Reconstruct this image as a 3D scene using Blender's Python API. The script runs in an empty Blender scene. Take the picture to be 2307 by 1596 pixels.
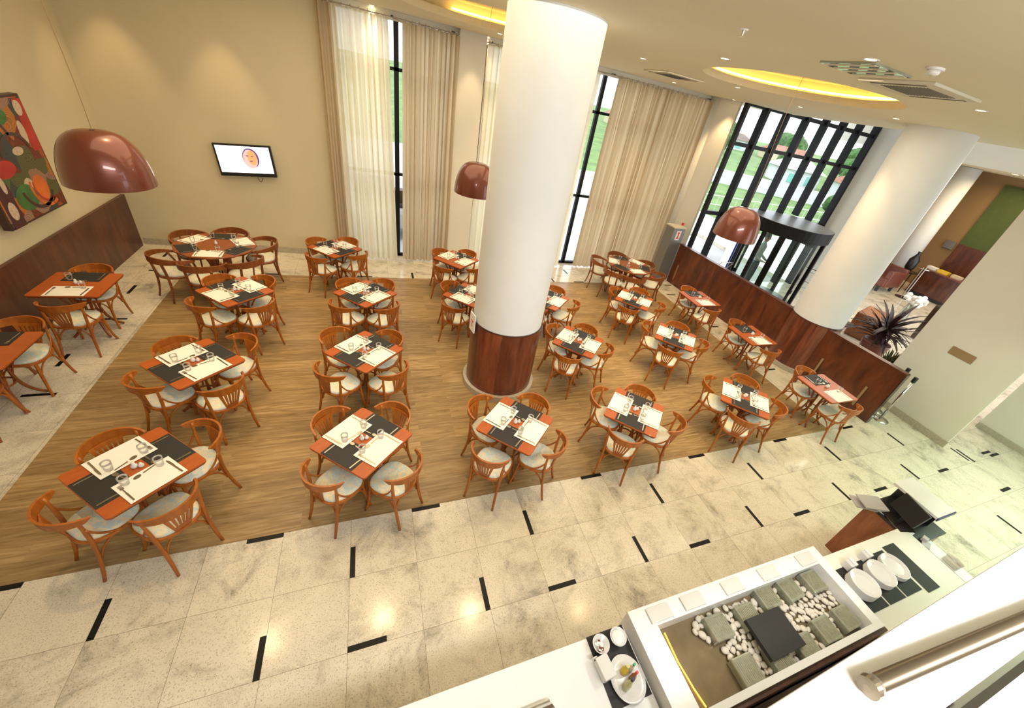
import bpy, bmesh, math, random
from mathutils import Vector, Matrix
random.seed(7)
C = bpy.context.scene.collection
PI = math.pi
# ---------------------------------------------------------------- camera
R = ((0.92444401,-0.33309451,0.18561066),(-0.04095881,-0.57068522,-0.82014679),(0.37911166,0.75057739,-0.54120969))
cam_d = bpy.data.cameras.new('camera'); cam = bpy.data.objects.new('camera', cam_d); C.objects.link(cam)
cam_d.sensor_width = 36.0; cam_d.sensor_fit = 'HORIZONTAL'; cam_d.lens = 13.7524
cam_d.shift_x = -0.026378; cam_d.shift_y = -0.007271; cam_d.clip_start = 0.02; cam_d.clip_end = 500
M = Matrix(((R[0][0], -R[1][0], -R[2][0], 0.33651), (R[0][1], -R[1][1], -R[2][1], -2.68398), (R[0][2], -R[1][2], -R[2][2], 4.06043), (0, 0, 0, 1)))
cam.matrix_world = M
bpy.context.scene.camera = cam
# ---------------------------------------------------------------- world, light, exposure
w = bpy.data.worlds.new('sky'); bpy.context.scene.world = w; w.use_nodes = True
bg = w.node_tree.nodes['Background']; bg.inputs[0].default_value = (0.86, 0.93, 1.0, 1); bg.inputs[1].default_value = 2.4
vs = bpy.context.scene.view_settings
vs.view_transform = 'Standard'; vs.look = 'None'; vs.gamma = 1; vs.use_curve_mapping = False; vs.exposure = 0.5
def area(name, loc, size, power, color, rot=(0, 0, 0), size_y=None):
    l = bpy.data.lights.new(name, 'AREA'); l.energy = power; l.color = color; l.size = size
    if size_y: l.shape = 'RECTANGLE'; l.size_y = size_y
    o = bpy.data.objects.new(name, l); o.location = loc; o.rotation_euler = rot; C.objects.link(o); return o
def spot(name, loc, power, color, ang=80, blend=0.8, radius=0.04, target=None):
    l = bpy.data.lights.new(name, 'SPOT'); l.energy = power; l.color = color; l.spot_size = math.radians(ang); l.spot_blend = blend; l.shadow_soft_size = radius
    o = bpy.data.objects.new(name, l); o.location = loc
    if target: o.rotation_euler = (Vector(target) - Vector(loc)).to_track_quat('-Z', 'Y').to_euler()
    C.objects.link(o); return o
WARM = (1.0, 0.70, 0.36); NEUT = (1.0, 0.93, 0.82); COOL = (0.95, 0.98, 1.0)
# unseen area fill added above and behind the camera
area('camera_side_fill', (2.2, -3.6, 4.68), 4.5, 330, (0.98, 0.98, 0.98), (math.radians(28), 0, 0), 1.2)
area('dining_light', (0.5, 3.2, 4.705), 5.5, 120, (1.0, 0.84, 0.58), (0, 0, 0), 4.5)
area('dining_light', (5.8, 2.6, 4.705), 4.0, 95, (1.0, 0.84, 0.6), (0, 0, 0), 4.5)
area('buffet_light', (3.2, -2.0, 3.0), 0.35, 12, (1.0, 0.97, 0.9), (0, 0, 0), 0.1)
area('passage_light', (8.6, -2.6, 2.35), 3.5, 75, (0.72, 1.0, 0.72), (0, 0, 0), 1.2)
area('lobby_light', (14.5, 2.5, 4.5), 4, 180, NEUT, (0, 0, 0), 4)
area('reception_light', (20.5, 4.5, 4.3), 3, 70, WARM, (0, 0, 0), 3)
# ---------------------------------------------------------------- materials
MATS = {}
def nt(name):
    m = bpy.data.materials.new(name); m.use_nodes = True; n = m.node_tree; b = n.nodes['Principled BSDF']; MATS[name] = m; return m, n, b
def L(n, a, ao, b, bi): n.links.new(a.outputs[ao], b.inputs[bi])
def node(n, t, **kw):
    x = n.nodes.new(t)
    for k, v in kw.items():
        if k in x.inputs.keys() if hasattr(x.inputs, 'keys') else False: x.inputs[k].default_value = v
        else: setattr(x, k, v)
    return x
def ramp(n, stops, interp='LINEAR'):
    r = n.nodes.new('ShaderNodeValToRGB'); e = r.color_ramp.elements; r.color_ramp.interpolation = interp
    while len(e) < len(stops): e.new(0.5)
    for i, (p, c) in enumerate(stops): e[i].position = p; e[i].color = (*c, 1)
    return r
def mapping(n, scale=(1, 1, 1), rot=(0, 0, 0), kind='Object'):
    t = n.nodes.new('ShaderNodeTexCoord'); m = n.nodes.new('ShaderNodeMapping'); m.inputs['Scale'].default_value = scale; m.inputs['Rotation'].default_value = rot
    L(n, t, kind, m, 'Vector'); return m
def plain(name, col, rough=0.5, metal=0.0, var=0.0, vscale=6.0, spec=0.5, bump=0.0, coat=0.0):
    m, n, b = nt(name); b.inputs['Base Color'].default_value = (*col, 1); b.inputs['Roughness'].default_value = rough; b.inputs['Metallic'].default_value = metal
    b.inputs['Specular IOR Level'].default_value = spec; b.inputs['Coat Weight'].default_value = coat
    mp = mapping(n); no = node(n, 'ShaderNodeTexNoise', Scale=vscale, Detail=4.0); L(n, mp, 'Vector', no, 'Vector')
    v = max(var, 0.02)
    r = ramp(n, [(0.3, tuple(c * (1 - v) for c in col)), (0.7, tuple(min(1, c * (1 + v)) for c in col))]); L(n, no, 'Fac', r, 'Fac'); L(n, r, 'Color', b, 'Base Color')
    if bump:
        bp = node(n, 'ShaderNodeBump'); bp.inputs['Strength'].default_value = bump; bp.inputs['Distance'].default_value = 0.01; L(n, no, 'Fac', bp, 'Height'); L(n, bp, 'Normal', b, 'Normal')
    return m
def emit(name, col, s):
    m, n, b = nt(name); b.inputs['Base Color'].default_value = (*col, 1); b.inputs['Emission Color'].default_value = (*col, 1); b.inputs['Emission Strength'].default_value = s; return m
def woodmat(name, c1, c2, axis='X', scale=3.0, rough=0.35, stretch=12, coat=0.2, panels=None):
    m, n, b = nt(name)
    sc = {'X': (1, stretch, stretch), 'Y': (stretch, 1, stretch), 'Z': (stretch, stretch, 1)}[axis]
    mp = mapping(n, sc); no = node(n, 'ShaderNodeTexNoise', Scale=scale, Detail=6.0, Distortion=0.6); L(n, mp, 'Vector', no, 'Vector')
    r = ramp(n, [(0.3, c1), (0.55, tuple((a + b_) / 2 for a, b_ in zip(c1, c2))), (0.75, c2)]); L(n, no, 'Fac', r, 'Fac')
    out = r
    if panels:
        mp2 = mapping(n, panels); wn = node(n, 'ShaderNodeTexVoronoi'); wn.feature = 'F1'; wn.inputs['Scale'].default_value = 1.0; wn.inputs['Randomness'].default_value = 0.0
        L(n, mp2, 'Vector', wn, 'Vector'); hs = n.nodes.new('ShaderNodeSeparateColor'); L(n, wn, 'Color', hs, 0)
        mr = n.nodes.new('ShaderNodeMapRange'); mr.inputs['To Min'].default_value = 0.75; mr.inputs['To Max'].default_value = 1.3; L(n, hs, 0, mr, 'Value')
        mx = n.nodes.new('ShaderNodeVectorMath'); mx.operation = 'SCALE'; L(n, r, 'Color', mx, 0); L(n, mr, 'Result', mx, 'Scale'); n.links.new(mx.outputs[0], b.inputs['Base Color'])
    else: L(n, r, 'Color', b, 'Base Color')
    b.inputs['Roughness'].default_value = rough; b.inputs['Coat Weight'].default_value = coat
    return m
# wood laminate floor: planks along X
def plank_floor():
    m, n, b = nt('laminate'); mp = mapping(n, (1, 1, 1))
    br = node(n, 'ShaderNodeTexBrick'); br.offset = 0.37; br.inputs['Scale'].default_value = 1.0; br.inputs['Mortar Size'].default_value = 0.0012; br.inputs['Brick Width'].default_value = 1.25; br.inputs['Row Height'].default_value = 0.19
    br.inputs['Color1'].default_value = (0, 0, 0, 1); br.inputs['Color2'].default_value = (1, 1, 1, 1); br.inputs['Mortar'].default_value = (0.4, 0.4, 0.4, 1); br.inputs['Bias'].default_value = 0.0
    L(n, mp, 'Vector', br, 'Vector')
    mp2 = mapping(n, (1.2, 14, 1)); no = node(n, 'ShaderNodeTexNoise', Scale=2.2, Detail=7.0, Distortion=0.8); 
    va = n.nodes.new('ShaderNodeVectorMath'); va.operation = 'ADD'; L(n, mp2, 'Vector', va, 0)
    sc = n.nodes.new('ShaderNodeVectorMath'); sc.operation = 'SCALE'; sc.inputs['Scale'].default_value = 9.0; L(n, br, 'Color', sc, 0); n.links.new(sc.outputs[0], va.inputs[1]); n.links.new(va.outputs[0], no.inputs['Vector'])
    r = ramp(n, [(0.25, (0.20, 0.126, 0.05)), (0.5, (0.325, 0.212, 0.092)), (0.78, (0.47, 0.333, 0.165))]); L(n, no, 'Fac', r, 'Fac')
    mr = n.nodes.new('ShaderNodeMapRange'); mr.inputs['To Min'].default_value = 0.82; mr.inputs['To Max'].default_value = 1.15; L(n, br, 'Color', mr, 'Value')
    mx = n.nodes.new('ShaderNodeVectorMath'); mx.operation = 'SCALE'; L(n, r, 'Color', mx, 0); L(n, mr, 'Result', mx, 'Scale'); n.links.new(mx.outputs[0], b.inputs['Base Color'])
    b.inputs['Roughness'].default_value = 0.34; b.inputs['Specular IOR Level'].default_value = 0.35
    return m
def granite():
    m, n, b = nt('granite_tile'); t = n.nodes.new('ShaderNodeTexCoord')
    br = node(n, 'ShaderNodeTexBrick'); br.offset = 0.0; br.inputs['Scale'].default_value = 1.0; br.inputs['Mortar Size'].default_value = 0.0016; br.inputs['Brick Width'].default_value = 0.6; br.inputs['Row Height'].default_value = 0.6
    br.inputs['Color1'].default_value = (0, 0, 0, 1); br.inputs['Color2'].default_value = (1, 1, 1, 1); br.inputs['Mortar'].default_value = (0.5, 0.5, 0.5, 1); br.inputs['Mortar Smooth'].default_value = 0.0
    L(n, t, 'Object', br, 'Vector')
    sc = n.nodes.new('ShaderNodeVectorMath'); sc.operation = 'SCALE'; sc.inputs['Scale'].default_value = 17.0; L(n, br, 'Color', sc, 0)
    va = n.nodes.new('ShaderNodeVectorMath'); va.operation = 'ADD'; L(n, t, 'Object', va, 0); n.links.new(sc.outputs[0], va.inputs[1])
    n1 = node(n, 'ShaderNodeTexNoise', Scale=2.2, Detail=11.0, Roughness=0.74, Distortion=0.5); n.links.new(va.outputs[0], n1.inputs['Vector'])
    r1 = ramp(n, [(0.34, (0.36, 0.33, 0.27)), (0.42, (0.56, 0.51, 0.41)), (0.50, (0.70, 0.64, 0.52)), (0.7, (0.77, 0.71, 0.58))]); L(n, n1, 'Fac', r1, 'Fac')
    n2 = node(n, 'ShaderNodeTexNoise', Scale=95.0, Detail=2.0, Roughness=0.8); n.links.new(va.outputs[0], n2.inputs['Vector'])
    r2 = ramp(n, [(0.36, (0.5, 0.48, 0.44)), (0.44, (1, 1, 1))]); L(n, n2, 'Fac', r2, 'Fac')
    mu = n.nodes.new('ShaderNodeMix'); mu.data_type = 'RGBA'; mu.blend_type = 'MULTIPLY'; mu.inputs['Factor'].default_value = 0.8; n.links.new(r1.outputs[0], mu.inputs[6]); n.links.new(r2.outputs[0], mu.inputs[7])
    mo = n.nodes.new('ShaderNodeMix'); mo.data_type = 'RGBA'; n.links.new(br.outputs['Fac'], mo.inputs['Factor']); n.links.new(mu.outputs[2], mo.inputs[6]); mo.inputs[7].default_value = (0.26, 0.22, 0.16, 1)
    n.links.new(mo.outputs[2], b.inputs['Base Color']); b.inputs['Roughness'].default_value = 0.16; b.inputs['Specular IOR Level'].default_value = 0.45
    return m
def floral():
    m, n, b = nt('floral_fabric'); mp = mapping(n, (1, 1, 1)); no = node(n, 'ShaderNodeTexNoise', Scale=15.0, Detail=2.0, Distortion=1.6); L(n, mp, 'Vector', no, 'Vector')
    r = ramp(n, [(0.44, (0.56, 0.64, 0.60)), (0.50, (0.66, 0.69, 0.60)), (0.54, (0.78, 0.64, 0.40)), (0.62, (0.76, 0.71, 0.55))]); L(n, no, 'Fac', r, 'Fac'); L(n, r, 'Color', b, 'Base Color'); b.inputs['Roughness'].default_value = 0.8; return m
def curtainmat(name, col, trans, alpha=0.0):
    m, n, b = nt(name); n.nodes.remove(b); out = n.nodes['Material Output']
    d = node(n, 'ShaderNodeBsdfDiffuse'); d.inputs['Color'].default_value = (*col, 1); tr = node(n, 'ShaderNodeBsdfTranslucent'); tr.inputs['Color'].default_value = (*col, 1)
    mx = n.nodes.new('ShaderNodeMixShader'); mx.inputs[0].default_value = trans; L(n, d, 0, mx, 1); L(n, tr, 0, mx, 2)
    mp = mapping(n, (160, 160, 160)); no = node(n, 'ShaderNodeTexNoise', Scale=1.0, Detail=1.0); L(n, mp, 'Vector', no, 'Vector')
    bp = node(n, 'ShaderNodeBump'); bp.inputs['Strength'].default_value = 0.15; bp.inputs['Distance'].default_value = 0.002; L(n, no, 'Fac', bp, 'Height'); L(n, bp, 'Normal', d, 'Normal')
    t = node(n, 'ShaderNodeBsdfTransparent'); m2 = n.nodes.new('ShaderNodeMixShader'); m2.inputs[0].default_value = alpha; L(n, mx, 0, m2, 1); L(n, t, 0, m2, 2); L(n, m2, 0, out, 'Surface'); return m
def glassmat(name, col=(1, 1, 1), refl=0.12, rough=0.02, milk=0.0):
    m, n, b = nt(name); n.nodes.remove(b); out = n.nodes['Material Output']
    t = node(n, 'ShaderNodeBsdfTransparent'); t.inputs['Color'].default_value = (*col, 1); g = node(n, 'ShaderNodeBsdfGlossy'); g.inputs['Roughness'].default_value = rough
    lw = n.nodes.new('ShaderNodeLayerWeight'); lw.inputs['Blend'].default_value = refl; mx = n.nodes.new('ShaderNodeMixShader'); L(n, lw, 'Fresnel', mx, 0); L(n, t, 0, mx, 1)
    dd = node(n, 'ShaderNodeBsdfTranslucent'); d2 = node(n, 'ShaderNodeBsdfDiffuse'); dm = n.nodes.new('ShaderNodeMixShader'); L(n, dd, 0, dm, 1); L(n, d2, 0, dm, 2); gm = n.nodes.new('ShaderNodeMixShader'); gm.inputs[0].default_value = milk; L(n, g, 0, gm, 1); L(n, dm, 0, gm, 2); L(n, gm, 0, mx, 2); L(n, mx, 0, out, 'Surface'); return m
plank_floor(); granite(); floral()
plain('wall_paint', (0.64, 0.555, 0.365), 0.7, var=0.02, vscale=2); plain('wall_white', (0.70, 0.67, 0.59), 0.6, var=0.015, vscale=2); plain('ceiling_paint', (0.74, 0.68, 0.51), 0.8, var=0.01, vscale=1)
plain('column_white', (0.76, 0.77, 0.77), 0.55, var=0.01, vscale=3); plain('skirting_stone', (0.45, 0.40, 0.31), 0.4, var=0.15, vscale=30)
woodmat('panel_wood', (0.055, 0.014, 0.007), (0.15, 0.045, 0.018), 'Z', 1.6, 0.35, 5, 0.15)
woodmat('column_wood', (0.085, 0.018, 0.008), (0.22, 0.06, 0.025), 'Z', 2.0, 0.3, 6, 0.2, (7, 7, 0.01))
woodmat('parapet_wood', (0.055, 0.012, 0.005), (0.19, 0.05, 0.014), 'Z', 1.5, 0.33, 4, 0.15)
woodmat('chair_wood', (0.30, 0.075, 0.007), (0.47, 0.145, 0.014), 'Z', 5, 0.38, 4, 0.08)
woodmat('table_wood', (0.36, 0.07, 0.007), (0.46, 0.105, 0.011), 'X', 6, 0.4, 10, 0.05)
woodmat('table_leg_wood', (0.20, 0.048, 0.008), (0.33, 0.09, 0.014), 'Z', 5, 0.4, 4, 0.08)
woodmat('armchair_wood', (0.17, 0.045, 0.010), (0.30, 0.09, 0.018), 'Z', 5, 0.4, 4, 0.08)
woodmat('podium_wood', (0.20, 0.06, 0.022), (0.36, 0.13, 0.05), 'Z', 2.5, 0.35, 5, 0.1)
plain('dark_edge', (0.05, 0.02, 0.012), 0.4); plain('black', (0.012, 0.012, 0.014), 0.35); plain('black_inlay', (0.008, 0.008, 0.009), 0.4, spec=0.2)
plain('mat_dark', (0.018, 0.016, 0.015), 0.6, var=0.05, vscale=80); plain('mat_white', (0.83, 0.81, 0.74), 0.6); plain('porcelain', (0.74, 0.73, 0.70), 0.2, coat=0.3)
plain('steel', (0.62, 0.60, 0.56), 0.22, 1.0); plain('cutlery_steel', (0.42, 0.37, 0.28), 0.25, 0.95); plain('counter_white', (0.88, 0.88, 0.86), 0.3, var=0.01); plain('counter_cream', (0.84, 0.83, 0.72), 0.35, var=0.01)
plain('copper', (0.17, 0.042, 0.022), 0.28, 0.3, var=0.05, vscale=3, coat=0.5); plain('frame_black', (0.010, 0.010, 0.012), 0.45, spec=0.2); plain('grey_metal', (0.25, 0.25, 0.25), 0.4, 0.5)
plain('rubber', (0.02, 0.02, 0.02), 0.6); plain('vent_grey', (0.62, 0.57, 0.44), 0.6); plain('vent_slot', (0.1, 0.09, 0.07), 0.6); plain('plastic_grey', (0.55, 0.53, 0.53), 0.5, var=0.02)
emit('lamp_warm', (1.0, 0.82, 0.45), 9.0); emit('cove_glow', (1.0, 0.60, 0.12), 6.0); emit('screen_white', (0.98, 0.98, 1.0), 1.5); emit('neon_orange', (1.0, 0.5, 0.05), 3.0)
curtainmat('curtain_sheer', (0.86, 0.79, 0.60), 0.5, 0.05); curtainmat('curtain_beige', (0.68, 0.56, 0.38), 0.42, 0.0)
glassmat('glass'); glassmat('glass_green', (0.93, 0.985, 0.95), 0.25); glassmat('drink_glass', (0.985, 0.99, 0.985), 0.1, 0.1, 0.75); glassmat('rail_glass', (0.97, 1.0, 0.98), 0.5, 0.03)
plain('grass', (0.12, 0.20, 0.05), 0.9, var=0.3, vscale=0.6); plain('leaf', (0.05, 0.13, 0.025), 0.8, var=0.5, vscale=3); plain('paving', (0.50, 0.50, 0.50), 0.8, var=0.1, vscale=1); plain('roof_tile', (0.28, 0.13, 0.08), 0.8, var=0.3, vscale=4)
plain('house_white', (0.60, 0.62, 0.64), 0.8); plain('house_cream', (0.6, 0.5, 0.33), 0.8); plain('teal', (0.2, 0.5, 0.46), 0.5); plain('stone_dark', (0.16, 0.12, 0.09), 0.9, var=0.4, vscale=3)
plain('pebble', (0.70, 0.64, 0.54), 0.5, var=0.08, vscale=10); plain('basin', (0.20, 0.15, 0.085), 0.08, var=0.12, vscale=8); plain('glass_block', (0.30, 0.31, 0.23), 0.05, var=0.15, vscale=12, coat=0.6)
plain('leather', (0.16, 0.045, 0.03), 0.35, var=0.1); plain('green_wall', (0.065, 0.095, 0.025), 0.8, var=0.08); plain('burgundy_leaf', (0.035, 0.012, 0.014), 0.5, var=0.5, vscale=8); plain('moss', (0.06, 0.06, 0.015), 0.8, var=0.5, vscale=20)
plain('brown_wall', (0.30, 0.19, 0.09), 0.7); plain('rail_steel', (0.20, 0.16, 0.11), 0.3, 0.7); plain('skin', (0.28, 0.13, 0.08), 0.5); plain('shirt', (0.42, 0.45, 0.47), 0.7); plain('trousers', (0.10, 0.11, 0.13), 0.8); plain('hair', (0.01, 0.008, 0.007), 0.7)
plain('yellow', (0.8, 0.55, 0.03), 0.3); plain('oil', (0.62, 0.60, 0.25), 0.08); plain('red', (0.75, 0.03, 0.03), 0.4); plain('green', (0.03, 0.35, 0.12), 0.4); plain('vinegar', (0.38, 0.10, 0.05), 0.15); plain('blue', (0.03, 0.06, 0.5), 0.4); plain('blue_edge', (0.02, 0.02, 0.12), 0.4); plain('paper', (0.85, 0.85, 0.83), 0.7); plain('flower_white', (0.8, 0.8, 0.76), 0.7); plain('steel_dark', (0.12, 0.10, 0.09), 0.2, 0.9)
# ---------------------------------------------------------------- mesh helpers
class MB:
    def __init__(s): s.v = []; s.f = []; s.mi = []; s.cur = 0
    def slot(s, i): s.cur = i; return s
    def add(s, v, f):
        b = len(s.v); s.v += [tuple(p) for p in v]; s.f += [tuple(b + i for i in q) for q in f]; s.mi += [s.cur] * len(f); return s
    def box(s, c, d, rz=0, tilt=None):
        x, y, z = d[0] / 2, d[1] / 2, d[2] / 2; v = [Vector((i, j, k)) for i in (-x, x) for j in (-y, y) for k in (-z, z)]
        Mx = Matrix.Rotation(rz, 3, 'Z')
        if tilt: Mx = Mx @ Matrix.Rotation(tilt[0], 3, tilt[1])
        v = [Mx @ p + Vector(c) for p in v]
        return s.add(v, [(0, 1, 3, 2), (4, 6, 7, 5), (0, 4, 5, 1), (2, 3, 7, 6), (0, 2, 6, 4), (1, 5, 7, 3)])
    def prism(s, pts, z0, z1):
        n = len(pts); v = [(x, y, z0) for x, y in pts] + [(x, y, z1) for x, y in pts]
        return s.add(v, [tuple(range(n - 1, -1, -1)), tuple(range(n, 2 * n))] + [(i, (i + 1) % n, n + (i + 1) % n, n + i) for i in range(n)])
    def tube(s, path, r, n=8, flat=1.0, caps=True):
        path = [Vector(p) for p in path]; rs = r if isinstance(r, (list, tuple)) else [r] * len(path); v = []; f = []
        up = Vector((0, 0, 1)); prev = None
        for i, p in enumerate(path):
            t = (path[min(i + 1, len(path) - 1)] - path[max(i - 1, 0)]).normalized()
            if prev is None:
                a = up if abs(t.z) < 0.9 else Vector((0, 1, 0)); x = t.cross(a).normalized()
            else: x = (prev - t * prev.dot(t)).normalized()
            prev = x; y = t.cross(x)
            for k in range(n):
                an = 2 * PI * k / n; v.append(p + x * rs[i] * math.cos(an) * flat + y * rs[i] * math.sin(an))
        for i in range(len(path) - 1):
            for k in range(n): f.append((i * n + k, i * n + (k + 1) % n, (i + 1) * n + (k + 1) % n, (i + 1) * n + k))
        if caps: f.append(tuple(range(n - 1, -1, -1))); f.append(tuple((len(path) - 1) * n + k for k in range(n)))
        return s.add(v, f)
    def lathe(s, prof, c=(0, 0, 0), n=32, sx=1, sy=1, caps=True):
        v = []; f = []
        for r, z in prof:
            for k in range(n): a = 2 * PI * k / n; v.append((c[0] + r * sx * math.cos(a), c[1] + r * sy * math.sin(a), c[2] + z))
        for i in range(len(prof) - 1):
            for k in range(n): f.append((i * n + k, i * n + (k + 1) % n, (i + 1) * n + (k + 1) % n, (i + 1) * n + k))
        if caps: f.append(tuple(range(n - 1, -1, -1))); f.append(tuple((len(prof) - 1) * n + k for k in range(n)))
        return s.add(v, f)
    def sheet(s, rows, thick=0.0):
        a = len(rows); b = len(rows[0]); v = [p for r in rows for p in r]
        return s.add(v, [(i * b + j, i * b + j + 1, (i + 1) * b + j + 1, (i + 1) * b + j) for i in range(a - 1) for j in range(b - 1)])
    def build(s, name, m, parent=None, smooth=False, bevel=0, solid=0, sub=0):
        me = bpy.data.meshes.new(name); me.from_pydata(s.v, [], s.f); me.update()
        for k in (m if isinstance(m, (list, tuple)) else [m]): me.materials.append(MATS[k])
        for p, i in zip(me.polygons, s.mi): p.material_index = i; p.use_smooth = smooth
        bm = bmesh.new(); bm.from_mesh(me); bmesh.ops.recalc_face_normals(bm, faces=bm.faces); bm.to_mesh(me); bm.free()
        o = bpy.data.objects.new(name, me); C.objects.link(o)
        if parent: o.parent = parent
        if solid: q = o.modifiers.new('solid', 'SOLIDIFY'); q.thickness = solid; q.offset = 0
        if bevel: q = o.modifiers.new('bevel', 'BEVEL'); q.width = bevel; q.segments = 2; q.limit_method = 'ANGLE'
        if sub: q = o.modifiers.new('sub', 'SUBSURF'); q.levels = sub; q.render_levels = sub
        return o
def tag(o, label, cat, group=None):
    o['label'] = label; o['category'] = cat
    if group: o['group'] = group
    return o
def thing(name, label, cat, loc=(0, 0, 0), rz=0, group=None):
    o = bpy.data.objects.new(name, None); o.empty_display_size = 0.1; C.objects.link(o); o.location = loc; o.rotation_euler = (0, 0, rz); return tag(o, label, cat, group)
def struct(o): o['kind'] = 'structure'; return o
KIDS = {}
def kids(o):
    if o.name not in KIDS: KIDS[o.name] = [c for c in bpy.data.objects if c.parent == o]
    return KIDS[o.name]
def dup(root, loc, rz, label, group=None):
    r = root.copy(); C.objects.link(r); r.location = loc; r.rotation_euler = (0, 0, rz); r['label'] = label
    if group: r['group'] = group
    for ch in kids(root):
        c = ch.copy(); C.objects.link(c); c.parent = r
        for g in kids(ch): d = g.copy(); C.objects.link(d); d.parent = c
    return r
def arc(cx, cy, r, a0, a1, n, z=0): return [(cx + r * math.cos(math.radians(a0 + (a1 - a0) * i / n)), cy + r * math.sin(math.radians(a0 + (a1 - a0) * i / n)), z) for i in range(n + 1)]
def bez(p, n=10):
    p = [Vector(q) for q in p]; o = []
    for i in range(n + 1):
        t = i / n; a = p[:]
        while len(a) > 1: a = [a[k].lerp(a[k + 1], t) for k in range(len(a) - 1)]
        o.append(a[0])
    return o
# ================================================================ SETTING
from mathutils.geometry import tessellate_polygon
CH = 4.72
struct(MB().prism([(-4.2, -8), (30, -8), (30, 12), (14.1, 12), (14.1, 6.2), (8.9, 6.2), (8.6, 7.15), (-4.2, 7.3)], -0.2, 0.0).build('floor', 'granite_tile'))
plat = MB().prism([(-2.96, 0.0), (7.74, 0.0), (7.70, 5.80), (-2.96, 5.80)], 0.0, 0.004).build('floor_laminate', 'laminate'); struct(plat)
b = MB()
def inlay(x0, y0, x1, y1): b.box(((x0 + x1) / 2, (y0 + y1) / 2, 0.0005), (abs(x1 - x0), abs(y1 - y0), 0.003))
for i in range(-6, 19, 3): inlay(i * .6, -.6, i * .6 + .045, -.3); 
for i in range(-4, 21, 3): inlay(i * .6 - .045, -1.2, i * .6, -.9)
for i in (-4, -1, 5, 8, 11, 14): inlay(i * .6 - .3, -.045, i * .6, 0)
inlay(.6, -.045, .9, 0)
for i in range(-6, 20, 3): inlay(i * .6, -1.2, i * .6 + .3, -1.155)
for x0, y0, x1, y1 in [(-3.5, 4.97, -3.455, 5.27), (-3.50, 4.13, -3.2, 4.17), (-3.5, 6.5, -3.455, 6.75), (-3.5, 2.98, -3.455, 3.25), (-3.54, 2.4, -3.24, 2.44), (-3.5, 5.86, -3.3, 5.9), (7.84, 5.13, 8.13, 5.17), (7.94, 3.44, 8.22, 3.48), (8.04, 1.70, 8.3, 1.74), (8.2, 5.74, 8.43, 5.78),
    (5.22, 6.32, 5.265, 6.6), (4.61, 5.8, 4.655, 6.05), (5.23, 5.78 + .03, 5.52, 5.85), (1.1, 5.81, 1.145, 6.1), (-.03, 5.82, .27, 5.865), (-1.7, 5.82, -1.45, 5.865), (9.8, -1.76, 10.1, -1.71), (8.96, -2.3, 9.005, -2.0), (10.67, -1.12, 10.97, -1.075), (10.06, -1.15, 10.1, -.85)]: inlay(x0, y0, x1, y1)
struct(b.build('floor_inlay', 'black_inlay'))
# walls
struct(MB().box((-4.1, 1.0, CH / 2), (.198, 18, CH)).build('wall_left', 'wall_paint'))
wp = MB().box((-3.973, 2.5, .5), (.05, 9.06, 1.0)).build('wainscot_panel', 'panel_wood', bevel=.004); tag(wp, 'dark reddish brown wood wainscot panel along the base of the left wall', 'wall panel')
struct(MB().prism([(-4.05, 7.12), (-0.25, 6.9), (-0.25, 7.3), (-4.05, 7.4)], 0, CH).build('wall_back', 'wall_paint'))
struct(MB().prism([(-3.94, 7.095), (-0.26, 6.885), (-0.26, 6.9), (-3.94, 7.115)], 0, .13).build('baseboard_back', 'skirting_stone'))
struct(MB().prism([(2.02, 6.82), (2.55, 6.82), (2.55, 7.3), (2.02, 7.3)], 0, CH).build('wall_pier', 'wall_white'))
struct(MB().prism([(8.46, 7.0), (8.86, 6.35), (8.93, 6.35), (8.93, 7.3), (8.46, 7.3)], 0, 5.6).build('wall_corner', 'wall_white'))
p = MB().lathe([(.16, 0), (.16, CH)], (8.62, 6.93, 0), 32).build('wall_corner_pilaster', 'wall_white', smooth=True); struct(p)
struct(MB().box((4.1, 7.08, 4.655), (8.75, .18, .13)).build('trim_1', 'wall_white'))
# facade windows: frame + mullions + panes
def facade(n, x0, x1, y, mull, zb, zt, depth=.08, wdt=.06, trans=(1.91, 3.85)):
    w_ = MB().box(((x0 + x1) / 2, y, zt), (x1 - x0, depth, .07)).box(((x0 + x1) / 2, y, zb + .03), (x1 - x0, depth, .06))
    for x in [x0 + wdt / 2] + list(mull) + [x1 - wdt / 2]: w_.box((x, y, (zb + zt) / 2), (wdt, depth, zt - zb))
    for z in trans: w_.box(((x0 + x1) / 2, y, z), (x1 - x0, depth, .06))
    f = w_.build('window_%d' % n, 'frame_black'); struct(f)
    MB().box(((x0 + x1) / 2, y + .02, (zb + zt) / 2), (x1 - x0, .01, zt - zb)).build('window_pane', 'glass', f)
facade(1, -.22, 2.02, 7.12, (.88,), 0, CH, wdt=.09); facade(2, 2.55, 8.46, 7.12, (3.9, 5.42, 7.0), 0, CH, wdt=.09)
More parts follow.
